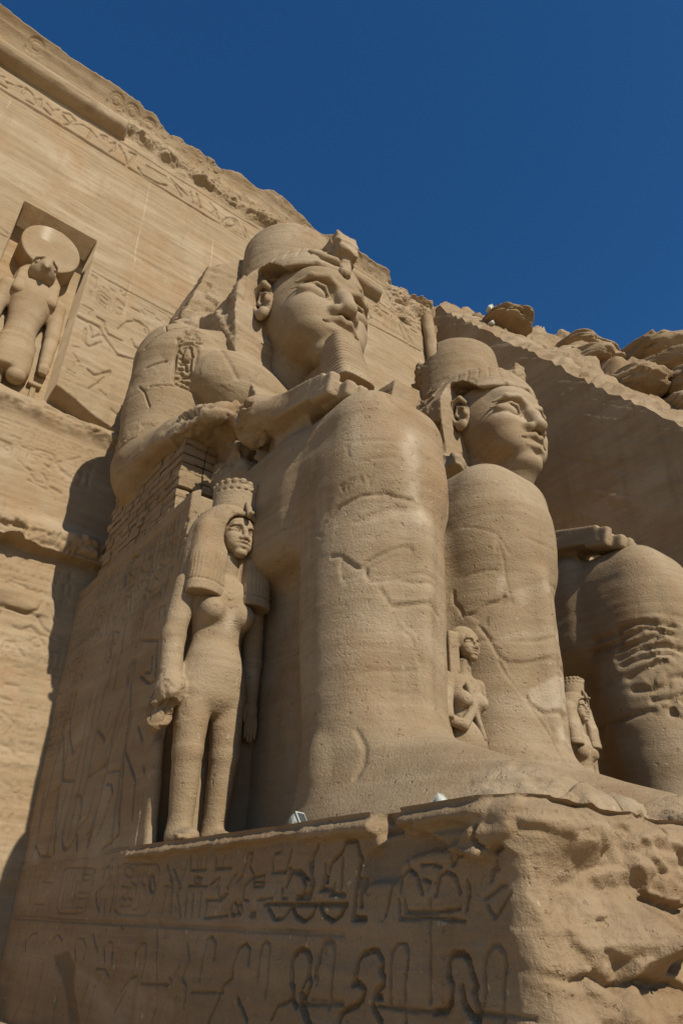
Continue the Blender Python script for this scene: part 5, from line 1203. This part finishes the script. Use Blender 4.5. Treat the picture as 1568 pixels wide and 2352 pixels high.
    for sd in (-1, 1):
        f = Field((-14.6, min(sd * 1.2, sd * 2.3), 15.0), (-12.9, max(sd * 1.2, sd * 2.3), 17.3), .03)
        ear_field(f, (-13.40, sd * 1.50, 16.08), sd, .95)
        put('ear', f, seed=35, amp=.008, strata=.004, parent=head)
    # ---- striped headcloth
    f = Field((-17.9, -3.6, 11.6), (-11.3, 3.0, 20.3), .05)
    f.ell((-13.78, 0, 16.85), (2.17, 1.96, 1.90))
    f.F = np.maximum(f.F, np.interp(f.x, [-14, -13.5, -13, -12.5, -11], [17.5, 17.5, 17.3, 16.8, 16.72]).astype(np.float32) - f.z)   # hem over brow and temples
    f.loft([(13.2, -14.9, 0, .70, 1.7), (15.2, -14.8, 0, .75, 1.8), (17.5, -14.6, 0, .8, 1.8), (18.3, -14.6, 0, .8, 1.5)], .06, p=4, cap=.2)
    for sd in (-1, 1):
        # the wing behind the ear, then the lappet sloping forward on to the chest
        f.hull([((1, sd * -.10, 0), -14.02 + .20), ((-1, 0, 0), 15.25), ((0, sd, 0), 2.42), ((0, -sd, 0), -.9), ((0, sd * 1.0, .55), 2.42 + .55 * 16.55), ((0, sd, -.16), 2.42 - .16 * 15.4), ((0, 0, 1), 17.62), ((0, 0, -1), -13.0)], .05)
        f.hull([((2.2, 0, .9), -17.45), ((-2.2, 0, -.9), 19.6), ((0, sd, -.22), 2.20 - .22 * 13.9), ((0, -sd, .18), -1.05 + .18 * 14.0), ((.5, 0, 1), 15.6 - 7.0), ((0, 0, -1), -11.75)], .30)
    f.path([(-11.60, 0, 16.92), (-11.82, -.8, 16.90), (-12.4, -1.40, 16.84)], .085, .05)
    f.path([(-11.60, 0, 16.92), (-11.82, .8, 16.90), (-12.4, 1.40, 16.84)], .085, .05)
    if kind == 'near':
        f.hull([((0, -2.9, .65), 2.9 * 3.3 + .65 * 16.0), ((0, -1.2, 1.15), 1.2 * 2.65 + 1.15 * 18.9), ((1, -.25, .1), -15.55 + .25 * 2.5 + 1.75), ((-1, 0, 0), 17.8), ((0, 1, 0), -1.0), ((0, 0, -1), -14.6), ((0, 1, .0), 0)], 0)
        rg = lambda V: .16 * (V[:, 0] < -15.45) * sstep(17.6, 16.4, V[:, 2]) + .04 * (V[:, 0] < -15.45) + .10 * (np.abs(V[:, 1] + 2.4) < .22) * (V[:, 2] > 14.2) + .012
    else:
        f.box((-14.6, -2.8, 15.6), (.9, .8, .35), .1, .1, 'cut', ('y', 25))
        f.hull([((0, -2.9, .65), 2.9 * 3.3 + .65 * 16.0), ((0, -1.2, 1.15), 1.2 * 2.65 + 1.15 * 18.9), ((1, -.25, .1), -15.55 + .25 * 2.5 + 1.75), ((-1, 0, 0), 17.8), ((0, 1, 0), -1.0), ((0, 0, -1), -14.6), ((.15, .2, 1), 18.75 - 2.9)], 0)
        rg = lambda V: .14 * (V[:, 0] < -14.2) * (V[:, 0] > -15.4) * (V[:, 1] < 0) + .03
    o = put('headcloth', f, seed=41, amp=.018, strata=.03, rough=rg, parent=head, cuts=[(CLOTH, (.8, -.6, 0))])
    # ---- crown
    f = Field((-17.4, -2.3, 17.4), (-12.4, 2.3, 21.4), .05)
    f.loft([(17.2, -14.7, 0, 1.74, 1.72), (18.6, -14.8, 0, 1.67, 1.64), (19.9, -14.85, 0, 1.69, 1.66), (20.4, -14.87, 0, 1.67, 1.64)], 0, cap=.05)
    if kind == 'far':
        f.hull([((0, .8, .6), .8 * -.75 + .6 * 99), ((1, .45, 0), -14.75 - .45 * .9), ((0, 0, -1), -19.85)], .02, 'cut')
        rg = lambda V: .22 * sstep(18.2, 19.6, V[:, 2]) * (V[:, 0] < -15.3) + .12 * sstep(-14.6, -15.6, V[:, 0]) + .02
    else:
        rg = lambda V: .16 * sstep(-15.6, -16.4, V[:, 0]) + .02
    put('crown', f, seed=51, rough=rg, parent=head)
    # ---- cobra on the brow
    f = Field((-13.3, -.8, 16.3), (-10.7, .8, 19.4), .035)
    if kind == 'near':
        f.box((-11.72, 0, 17.95), (.36, .38, .62), .10, 0, rot=('y', -16))
        f.box((-12.2, 0, 18.1), (.5, .30, .55), .08, .08)
        f.cone((-11.72, 0, 17.4), (-11.55, 0, 16.75), .30, .16, .12)
    else:
        f.box((-12.0, .05, 17.75), (.20, .30, .55), .08, 0, rot=('y', 8))
        f.box((-12.4, 0, 17.8), (.4, .34, .25), .08, .08, rot=('y', 25))
        f.cone((-12.0, 0, 17.4), (-11.62, 0, 16.4), .22, .12, .12)
    put('cobra', f, seed=61, amp=.02, parent=head, rough=(lambda V: .12 + 0 * V[:, 0]))
    if kind == 'far':
        return t
    f = Field((-13.6, -1.5, 16.9), (-11.3, 1.5, 18.5), .03)
    f.path([(-11.58, -.30, 17.12), (-11.75, -.62, 17.22), (-12.05, -.92, 17.50)], [.12, .13, .10], .02)
    put('cobra_coil', f, seed=63, amp=.008, parent=head)
    # ---- beard
    if kind == 'near':
        f = Field((-13.6, -.95, 11.5), (-10.2, .95, 14.1), .032)
        f.loft([(12.02, -11.22, 0, .62, .58), (12.9, -11.44, 0, .56, .51), (13.95, -11.66, 0, .50, .45)], 0, p=4.5, cap=.05)
        f.box((-12.6, 0, 12.9), (.85, .24, .7), .1, .1)
        V, Q = f.skin()
        V = weather(V, Q, .012, .008, 71)
        N = vnormals(V, Q)
        V = V - N * (.028 * np.clip(np.sin(V[:, 2] * 2 * math.pi / .13), 0, 1) * (np.abs(N[:, 2]) < .6))[:, None]
        W = V.copy(); W[:, 1] += y0
        obj('beard', W, Q, M_STAT, head)
    return t

def stroke_mask(V, strokes, n):
    n = np.array(n, float); n /= np.linalg.norm(n)
    e1 = np.cross(n, [0, 0, 1]); e1 /= np.linalg.norm(e1)
    e2 = np.cross(e1, n)
    P = np.stack([V @ e1, V @ e2, V @ n], 1)
    out = np.zeros(len(V))
    for w, d, pts in strokes:
        q = np.array(pts, float).reshape(-1, 3) / 100
        Q = np.stack([q @ e1, q @ e2, q @ n], 1)
        for a, b in zip(Q[:-1], Q[1:]):
            ab = (b - a)[:2]
            t = np.clip(((P[:, :2] - a[:2]) @ ab) / max(ab @ ab, 1e-9), 0, 1)
            r = np.linalg.norm(P[:, :2] - a[:2] - t[:, None] * ab, axis=1)
            out = np.maximum(out, d * np.exp(-(r / w) ** 2) * (P[:, 2] > a[2] - 1.0))
    return out

CLOTH = []
for i in range(6):                                    # folds of the headcloth over the brow
    yy = -0.25 - 0.28 * i
    CLOTH.append((.035, .035, [(-1240 - 18 * i), yy * 100, 1860 - 10 * i, -1215 - 22 * i, yy * 100 - 12, 1790 - 6 * i, -1205 - 28 * i, yy * 100 - 18, 1725]))
for i in range(13):                                   # and of its lappets on the chest
    CLOTH.append((.03, .025, [-1290, -230, 1215 + 17 * i, -1290, -70, 1200 + 17 * i]))
CHEST = [(.05, .05, [-1340, -320, 1430, -1330, -270, 1330, -1320, -220, 1250])]

# ================================================================== the royal ladies
def build_lady(base, s, label, name='lady_statue', crown=True, pillar=True, h=.022, yaw=0.0, detail=True, girl=False):
    """a standing royal lady in a heavy wig; modelled 6.4 m tall at s = 1, facing +x"""
    t = thing(name, base, label, 'statue', 'small statues beside the legs')
    bx, by, bz = base
    def place(V):
        c, sn = math.cos(yaw), math.sin(yaw)
        return np.stack([bx + s * (c * V[:, 0] - sn * V[:, 1]), by + s * (sn * V[:, 0] + c * V[:, 1]), bz + s * V[:, 2]], 1)
    def put(nm, f, parent=t, amp=.012, strata=.006, seed=0, cuts=None, rough=None, mk=None):
        V, Q = f.skin()
        V = weather(V, Q, amp, strata, seed, rough=rough(V) if rough else None)
        for st, n in (cuts or []):
            V = carve(V, Q, st, n)
        o = obj(nm, place(V), Q, M_STAT, parent)
        if mk: marks(o, mk(V))
        return o
    h = h / 1.0
    f = Field((-.75, -1.5, -.05), (.85, 1.25, 4.95), h)
    # hips, waist, breast
    f.loft([(1.92, .03, 0, .20, .42), (2.15, .02, 0, .38, .59), (2.5, .0, 0, .45, .62), (2.9, -.02, 0, .40, .53), (3.25, -.03, 0, .36, .46), (3.7, -.02, 0, .40, .52), (4.1, -.03, 0, .38, .62), (4.45, -.05, 0, .30, .62)], 0, cap=.12)
    f.ell((.18, 0, 2.75), (.28, .36, .35), .2)
    for sd in (-1, 1):
        f.ell((.25, sd * .30, 3.72), (.25, .225, .235), .10)
        ly = -.24 if sd < 0 else .35
        f.path([(.02, sd * .30, 2.25), (.05, (-.31 if sd < 0 else .36), 1.35), (.0, ly, .35)], [.29, .235, .19], .06, squash=(1.15, 1, 1))
        f.cone((-.02, ly, .3), (.0, ly, .1), .19, .21, .05)
        f.path([(.0, ly, .14), (.42, ly, .10)], [.17, .12], .1, squash=(1, 1.1, .9))
        for i in range(5):
            f.cone((.40, sd * .35 + (i - 2) * .062, .09), (.56 - .03 * abs(i - 1), sd * .35 + (i - 2) * .066, .06), .04, .035, .015)
    # right arm hanging, its hand broken to a stump
    f.path([(-.08, -.70, 4.2), (-.08, -.80, 3.2), (.05, -.80, 2.45)], [.22, .20, .185], .08)
    f.ell((.08, -.78, 2.25), (.27, .24, .28), .08)
    f.ell((-.05, -.86, 1.85), (.20, .17, .30), .10)
    # left arm flat along the pillar, open hand
    f.path([(-.10, .70, 4.2), (-.12, .80, 3.1), (-.08, .82, 2.45)], [.22, .18, .13], .08)
    f.ell((-.05, .83, 2.22), (.09, .13, .20), .06)
    for i in range(4):
        f.path([(-.02, .73 + .062 * i, 2.12), (-.0, .73 + .064 * i, 1.92), (-.02, .74 + .064 * i, [1.76, 1.70, 1.70, 1.76][i])], [.036, .034, .028], .01)
    f.path([(.0, .70, 2.28), (.05, .66, 2.12), (.05, .67, 2.0)], [.045, .04, .03], .02)
    f.cone((-.05, 0, 4.3), (.02, 0, 4.85), .26, .22, .1)
    rg = lambda V: .30 * np.exp(-(((V[:, 2] - 2.05) / .35) ** 2 + ((V[:, 1] + .85) / .28) ** 2)) + .008
    put('body', f, seed=3, rough=rg, mk=(lambda V: .55 * np.exp(-(((V[:, 1]) / .10) ** 2 + ((V[:, 2] - 3.52) / .16) ** 2)) * (V[:, 0] > 0)) if detail else None,
        cuts=[([(.012, .02, [20, -10, 400, 24, 0, 392, 20, 10, 400]), (.012, .02, [20, -14, 414, 24, 0, 406, 20, 14, 414]), (.012, .02, [20, -14, 386, 26, 0, 378, 20, 14, 386])], (1, -.2, 0))] if detail else None)
    # ---- head and face
    f = Field((-.40, -.45, 4.45), (.62, .45, 5.85), h * .62)
    head_field(f, (.07, .07, 5.33), .222, .97)
    head = put('head', f, seed=5, amp=.004, strata=.002)
    if girl:
        # cap of hair with one broad plaited lock, and a sleeved shawl over the upper arms
        f = Field((-.75, -1.0, 3.5), (.62, 1.0, 6.1), h)
        f.ell((-.05, .07, 5.50), (.46, .47, .46))
        f.ell((.50, .07, 5.22), (.40, .37, .40), .03, 'cut')
        f.half((0, 0, -1), -5.02)
        f.box((-.02, -.46, 4.80), (.20, .20, .85), .06, .05)
        V, Q = f.skin()
        V = weather(V, Q, .01, .004, 9)
        N = vnormals(V, Q)
        V = V - N * (.018 * np.abs(np.sin(V[:, 1] * 34)) * (V[:, 2] < 5.2))[:, None]
        obj('side_lock_hair', place(V), Q, M_STAT, head)
        f = Field((-.8, -1.3, 2.6), (.7, 1.3, 4.7), h)
        for sd in (-1, 1):
            f.path([(-.05, sd * .60, 4.25), (-.02, sd * .85, 3.7), (.05, sd * .95, 3.2)], [.26, .27, .32], .1)
        f.half((.0, 0, -1), -3.12)
        f.path([(.0, -.85, 3.2), (.34, -.45, 3.0), (.42, -.12, 3.5)], [.17, .14, .12], .05)
        f.path([(.40, -.30, 4.1), (.44, -.10, 3.4), (.42, .18, 2.75)], [.07, .08, .09], .02)
        put('sleeves', f, seed=21)
        t['label'] = label
    # ---- wig
    if not girl:
        f = Field((-.75, -1.0, 3.8), (.62, 1.0, 6.1), h)
        f.loft([(3.95, -.10, 0, .44, .86), (4.6, -.12, 0, .44, .84), (5.2, -.14, 0, .46, .80), (5.65, -.14, 0, .50, .66), (5.98, -.12, 0, .44, .44)], 0, p=2.5, cap=.22)
        f.ell((.0, 0, 5.55), (.46, .50, .45), .12)
        for sd in (-1, 1):
            f.path([(.14, sd * .50, 5.3), (.22, sd * .52, 4.6), (.26, sd * .52, 4.0)], [.22, .25, .28], .1, squash=(.8, 1.15, 1))
        f.ell((.48, .07, 5.27), (.46, .385, .50), .03, 'cut')
        f.box((.45, .05, 4.35), (.30, .20, .75), .06, .04, 'cut')
        f.half((0, 0, -1), -3.96)
        f.path([(.44, .05, 5.73), (.40, -.17, 5.69), (.28, -.33, 5.50), (.24, -.38, 5.05), (.28, -.35, 4.68)], .055, .02)
        f.path([(.44, .09, 5.73), (.40, .31, 5.69), (.28, .47, 5.50), (.24, .52, 5.05), (.28, .49, 4.68)], .055, .02)
        V, Q = f.skin()
        N = vnormals(V, Q)
        V = weather(V, Q, .010, .004, 9)
        # braids: upright below, swept round the crown above; a fringe roll at the ends
        an = np.arctan2(V[:, 1], V[:, 0] + .1)
        br = np.abs(np.sin(an * 44)) * sstep(4.9, 4.7, V[:, 2]) * sstep(4.14, 4.18, V[:, 2])
        br2 = np.abs(np.sin(V[:, 2] * 62 + 3 * np.cos(an * 2))) * sstep(4.8, 5.0, V[:, 2]) * .7
        fr = np.abs(np.sin(an * 80)) * sstep(4.16, 4.12, V[:, 2]) * .5
        groove = (np.abs(V[:, 2] - 4.17) < .022) * 1.0
        V = V - N * (.012 * (br + br2 + fr) + .018 * groove)[:, None]
        obj('wig', place(V), Q, M_STAT, head)
        # ---- cobra on the brow and the crown of cobras
        f = Field((.1, -.2, 5.2), (.8, .2, 6.2), h * .62)
        f.path([(.40, .07, 6.0), (.48, .07, 5.84), (.56, .07, 5.66)], [.04, .06, .06], .02)
        f.cone((.55, .07, 5.66), (.64, .07, 5.67), .055, .045, .02)
        put('cobra', f, parent=head, seed=12, amp=.004, strata=0)
    if crown:
        f = Field((-.68, -.58, 5.8), (.55, .75, 6.65), h * .8)
        f.loft([(5.85, -.10, .08, .46, .46), (6.2, -.09, .09, .47, .47), (6.5, -.08, .10, .50, .50)], 0, cap=.04)
        for i in range(20):                              # a ring of cobras in low relief
            a = 2 * math.pi * (i + .5) / 20
            ca, sa = math.cos(a), math.sin(a)
            f.ell((-.09 + .50 * ca, .09 + .50 * sa, 6.44), (.035, .035, .045), .01, 'cut')
            f.ell((-.09 + .49 * ca, .09 + .49 * sa, 6.30), (.05, .05, .025), .02, 'cut')
            a += math.pi / 20
            ca, sa = math.cos(a), math.sin(a)
            f.path([(-.09 + .49 * ca, .09 + .49 * sa, 5.98), (-.09 + .50 * ca, .09 + .50 * sa, 6.25)], .013, .01, 'cut')
            f.ell((-.09 + .47 * ca, .09 + .47 * sa, 6.475), (.045, .045, .045), .03)
        put('crown', f, parent=head, seed=14, amp=.012, strata=.004, rough=lambda V: .03 * sstep(6.3, 6.5, V[:, 2]) + .004)
    # ---- back pillar
    if pillar:
        f = Field((-1.0, -1.15, -.05), (-.05, 1.75, 6.0), .03)
        f.loft([(-.3, -.52, .66, .32, .86), (1.2, -.52, .60, .30, .66), (2.6, -.5, .56, .28, .48), (4.6, -.5, .52, .28, .42), (5.4, -.5, .45, .26, .4)], 0, p=9, cap=.03)
        st = []
        def gl(*ls):
            for l in ls: st.append((.014, .03, [v for (y, z) in l for v in (-20, y, z)]))
        gl([(62, 175), (50, 160), (50, 45), (62, 28), (95, 28), (112, 45), (104, 160), (92, 178), (62, 175)],
           [(66, 166), (80, 156), (96, 140)], [(60, 150), (70, 152)], [(64, 130), (92, 132)], [(60, 118), (60, 95), (66, 90)], [(78, 128), (78, 95)], [(84, 122), (98, 122), (98, 114)],
           [(62, 84), (70, 72)], [(92, 100), (92, 92)], [(99, 100), (99, 92)], [(92, 84), (92, 76)], [(99, 84), (99, 76)], [(60, 66), (60, 56)], [(76, 70), (82, 66), (90, 50)], [(104, 70), (104, 50)],
           [(58, 52), (70, 52)], [(56, 46), (62, 42), (68, 46), (74, 42), (80, 46), (86, 42), (92, 46), (98, 42)],
           [(52, 16), (60, 20), (58, 6), (52, 6), (52, 16)], [(88, 12), (100, 10), (100, 4)], [(72, 230), (72, 190)], [(84, 235), (84, 200)])
        put('back_pillar', f, seed=16, amp=.012, cuts=[(st, (1, -.15, 0))])
    return t

# ================================================================== repairs, lamps
def build_repair_wall():
    t = thing('repair_wall', (-14.5, 5.1, 7.6), 'rough coursed stone repair wall propping the broken forearm of the near colossus', 'wall')
    rs = np.random.RandomState(4)
    V, Q = [], []
    ch = .225
    def block(x0, x1, y0, y1, z0, z1):
        f = np.array([[x0, y0, z0], [x1, y0, z0], [x1, y1, z0], [x0, y1, z0], [x0, y0, z1], [x1, y0, z1], [x1, y1, z1], [x0, y1, z1]])
        b = .022
        # rounded-off block: an inner box pushed out on each face
        lo, hi = f.min(0), f.max(0)
        base = sum(len(q) for q in V)
        n = 5
        g = np.linspace(0, 1, n)
        vs, qs = [], []
        for ax in range(3):
            for side in (0, 1):
                A, B = np.meshgrid(g, g, indexing='ij')
                P = np.zeros((n * n, 3))
                o1, o2 = (ax + 1) % 3, (ax + 2) % 3
                P[:, ax] = side
                P[:, o1], P[:, o2] = A.ravel(), B.ravel()
                W = lo + P * (hi - lo)
                cc = np.clip(W, lo + b, hi - b)
                d = W - cc
                L = np.linalg.norm(d, axis=1, keepdims=True)
                W = np.where(L > 1e-6, cc + d / np.maximum(L, 1e-6) * b, W)
                qs.append(gridfaces(n, n, side == 0) + base + sum(len(v) for v in vs))
                vs.append(W)
        V.append(np.concatenate(vs)); Q.append(np.concatenate(qs))
    for i in range(13):
        z0 = 7.55 + i * ch
        x = -17.0 + (.25 if i % 2 else 0) + .1 * max(0, i - 9)
        end = -12.52 + .03 * rs.randn() - (.0 if i < 10 else .5 * (i - 9))
        while x < end - .05:
            L = .38 + .34 * rs.rand()
            x1 = min(x + L, end)
            if end - x1 < .2: x1 = end
            j = .014 * rs.randn()
            block(x, x1 - .004, 4.80 + j, 5.35, z0 + .002, z0 + ch - .003 - .012 * rs.rand())
            x = x1
        y = 5.35
        if i < 10:
            while y < 6.0:
                y1 = y + .34 + .1 * rs.rand()
                k = .04 * rs.randn()
                block(-14.2, end + k, y + .01, y1, z0 + .006, z0 + ch - .012)
                y = y1
    V, Q = np.concatenate(V), np.concatenate(Q)
    N = vnormals(V, Q)
    V = V + N * (.016 * fbm(V, 4.0, 3, 2) + .022 * facets(V, (3.5, 3.5, 4.5), 5))[:, None]
    obj('coursed_masonry', V, Q, M_BRICK, t)
    f = Field((-17.1, 4.7, 7.4), (-12.5, 6.2, 10.6), .05)
    f.box((-14.80, 5.45, 8.95), (2.12, .62, 1.45), .05)
    v, q = f.skin()
    obj('mortar_core', v, q, M_BRICK, t)

def boxmesh(c, half, b=.01):
    f = []
    c, half = np.array(c, float), np.array(half, float)
    V, Q = [], []
    n = 4
    g = np.array([0, .12, .88, 1.0])
    for ax in range(3):
        for side in (0, 1):
            A, B = np.meshgrid(g, g, indexing='ij')
            P = np.zeros((n * n, 3))
            o1, o2 = (ax + 1) % 3, (ax + 2) % 3
            P[:, ax] = side
            P[:, o1], P[:, o2] = A.ravel(), B.ravel()
            W = c - half + P * 2 * half
            cc = np.clip(W, c - half + b, c + half - b)
            d = W - cc
            L = np.linalg.norm(d, axis=1, keepdims=True)
            W = np.where(L > 1e-6, cc + d / np.maximum(L, 1e-6) * b, W)
            Q.append(gridfaces(n, n, side == 0) + sum(len(v) for v in V))
            V.append(W)
    return np.concatenate(V), np.concatenate(Q)

def spin(V, c, tilt, yaw):
    V = V - np.array(c)
    x, y, z = rotate(V[:, 0], V[:, 1], V[:, 2], ('y', tilt))
    x, y, z = rotate(x, y, z, ('z', -yaw))
    return np.stack([x, y, z], 1) + np.array(c)

def prism(prof, y0, y1, n=1):
    """a bevel-free extrusion along y of a closed xz outline, as quads with fanned caps"""
    k = len(prof)
    V = [(x, y0, z) for x, z in prof] + [(x, y1, z) for x, z in prof]
    Q = [(i, (i + 1) % k, k + (i + 1) % k, k + i) for i in range(k)]
    c0, c1 = len(V), len(V) + 1
    mx, mz = np.mean([p[0] for p in prof]), np.mean([p[1] for p in prof])
    V += [(mx, y0, mz), (mx, y1, mz)]
    for i in range(0, k, 2):
        Q.append((c0, (i + 2) % k, (i + 1) % k, i))
        Q.append((c1, k + i, k + (i + 1) % k, k + (i + 2) % k))
    return np.array(V, float), np.array(Q)

def build_lamp(c, yaw, tilt, s, label, group, name='floodlight', mat=None):
    t = thing(name, c, label, 'floodlight', group)
    mat = mat or M_LAMP
    cx, cy, cz = c
    m = np.array([cx, cy, cz + .15 * s])
    # tapering housing with a rounded back, looking along +x before it is turned
    prof = [(-.10, -.10), (-.02, -.125), (.11, -.14), (.13, -.13), (.13, .13), (.11, .14), (-.02, .125), (-.10, .10), (-.14, .05), (-.14, -.05)]
    V, Q = prism([(a * s, b * s) for a, b in prof], -.16 * s, .16 * s)
    obj('housing', spin(V + m, m, tilt, yaw), Q, mat, t, smooth=False)
    V, Q = boxmesh((.136 * s, 0, 0), (.012 * s, .175 * s, .15 * s), .004 * s)
    fr = obj('front_frame', spin(V + m, m, tilt, yaw), Q, mat, t, smooth=False)
    V, Q = boxmesh((.150 * s, 0, 0), (.003 * s, .145 * s, .118 * s), .001)
    obj('glass', spin(V + m, m, tilt, yaw), Q, M_GLASS, fr, smooth=False)
    V, Q = boxmesh((-.14 * s, 0, 0), (.025 * s, .045 * s, .035 * s), .004 * s)
    obj('gear_box', spin(V + m, m, tilt, yaw), Q, mat, t, smooth=False)
    for sd in (-1, 1):
        V, Q = boxmesh((0, sd * .185 * s, -.075 * s), (.022 * s, .006 * s, .085 * s), .002)
        obj('bracket_arm', spin(V + m, m, 0, yaw), Q, mat, t, smooth=False)
    V, Q = boxmesh((0, 0, -.157 * s), (.05 * s, .19 * s, .008 * s), .002)
    obj('base_plate', spin(V + m, m, 0, yaw), Q, mat, t, smooth=False)

def build_fragment():
    t = thing('rock_fragment', (-12.2, 11.6, 10.2), 'angular block of the broken left forearm showing above the near knee', 'rock')
    f = Field((-13.6, 10.2, 9.2), (-10.8, 13.0, 11.9), .05)
    f.box((-12.3, 11.6, 10.4), (.9, .75, .75), .05, 0, rot=('z', 20))
    f.box((-11.6, 11.0, 11.3), (.6, .9, .5), .05, .05, 'cut', ('y', 30))
    V, Q = f.skin()
    obj('block', weather(V, Q, .03, .02, 4, rough=.12), Q, M_STAT, t)

# ================================================================== assemble
build_ground()
build_cliff()
build_recess_wall()
build_facade()
build_falcon_figure()
build_pedestal(8.4, True, 'near pedestal, its shaded side carved with signs and bound captives, its front weathered')
build_pedestal(16.8, False, 'far pedestal hidden behind the near colossus, under the feet of the far colossus')
build_colossus(8.4, 'near', 'near seated colossus with flat-topped crown, ribbed beard and cartouche cut into its arm')
build_colossus(16.8, 'far', 'far seated colossus without beard, its crown broken in a step, against the shaded rock wall')
build_lady((-10.75, 5.35, .98), 1.0, 'tall standing queen in a braided wig and cobra crown, left of the near shin', 'queen_statue')
build_lady((-7.85, 8.48, .95), .60, 'small standing princess between the two shins of the near colossus', 'princess_statue', crown=False, pillar=True, h=.03, detail=False, girl=True)
build_lady((-7.95, 11.62, .95), .51, 'small standing queen mother half hidden beyond the farther shin of the near colossus', 'queen_mother_statue', crown=True, pillar=True, h=.035, detail=False)
build_repair_wall()
for a in [((-13.0, 30.5, 27.3), (2.8, 2.2, 1.2), 3.0, 'great rounded boulder crowning the cliff skyline at right', 20, .30),
          ((-9.3, 27.0, 21.7), (2.2, 2.0, 1.1), 7.0, 'blocky boulder above a dark cleft near the right edge', -15, .40),
          ((-7.3, 26.5, 18.9), (2.0, 1.8, 1.0), 12.0, 'lowest broad boulder at the right edge above the saw-toothed wall', 30, .35),
          ((-17.2, 29.5, 29.9), (2.7, 2.2, .7), 17.0, 'flat slab-like boulder on the skyline right of the small cliff lamps', 10, .25),
          ((-9.4, 24.3, 18.6), (1.5, 1.2, .8), 31.0, 'cracked boulder lying just above the toothed wall edge at right', 40, .4),
          ((-17.9, 24.0, 29.70), (2.3, 1.5, .62), 53.0, 'small layered knoll on the skyline that carries the cliff lamps', 15, .3),
          ((-19.8, 24.0, 31.2), (1.4, 1.1, .6), 59.0, 'flat rock on the skyline left of the lamp knoll', 50, .35),
          ((-11.6, 24.6, 21.6), (1.6, 1.3, .9), 37.0, 'broken slab above the toothed edge left of the dark cleft', 5, .4),
          ((-14.3, 25.6, 25.6), (1.9, 1.4, .8), 43.0, 'low layered boulder halfway along the toothed edge', -20, .35),
          ((-10.6, 29.0, 24.6), (2.6, 2.0, .9), 23.0, 'long low boulder between the crowning boulder and the dark cleft', -30, .35)]:
    boulder((a[0][0], a[0][1], a[0][2] - .55), (a[1][0] * 1.1, a[1][1] * 1.1, a[1][2] * .85), *a[2:])
for (c, yaw, tilt, sc_, lab) in [((-17.15, 22.46, 29.31), 60, 20, 1.1, 'pale floodlight highest on the cliff skyline'), ((-18.75, 22.90, 29.37), 200, 10, 1.1, 'brownish floodlight on the skyline nearest the temple corner'), ((-17.0, 22.25, 28.02), 100, 35, .8, 'small pale floodlight just below the skyline lamps')]:
    build_lamp(c, yaw, tilt, sc_, lab, 'floodlights on the cliff top', mat=M_RUST if 'brown' in lab else None)
build_lamp((-7.36, 4.98, .96), 20, 30, .50, 'cream floodlight on the pedestal rim beside the queen, tipped up at the colossus', 'floodlights on the pedestal rim')
build_lamp((-5.05, 5.05, .96), 200, 40, .42, 'cream floodlight lying low on the pedestal rim under the ankle', 'floodlights on the pedestal rim')
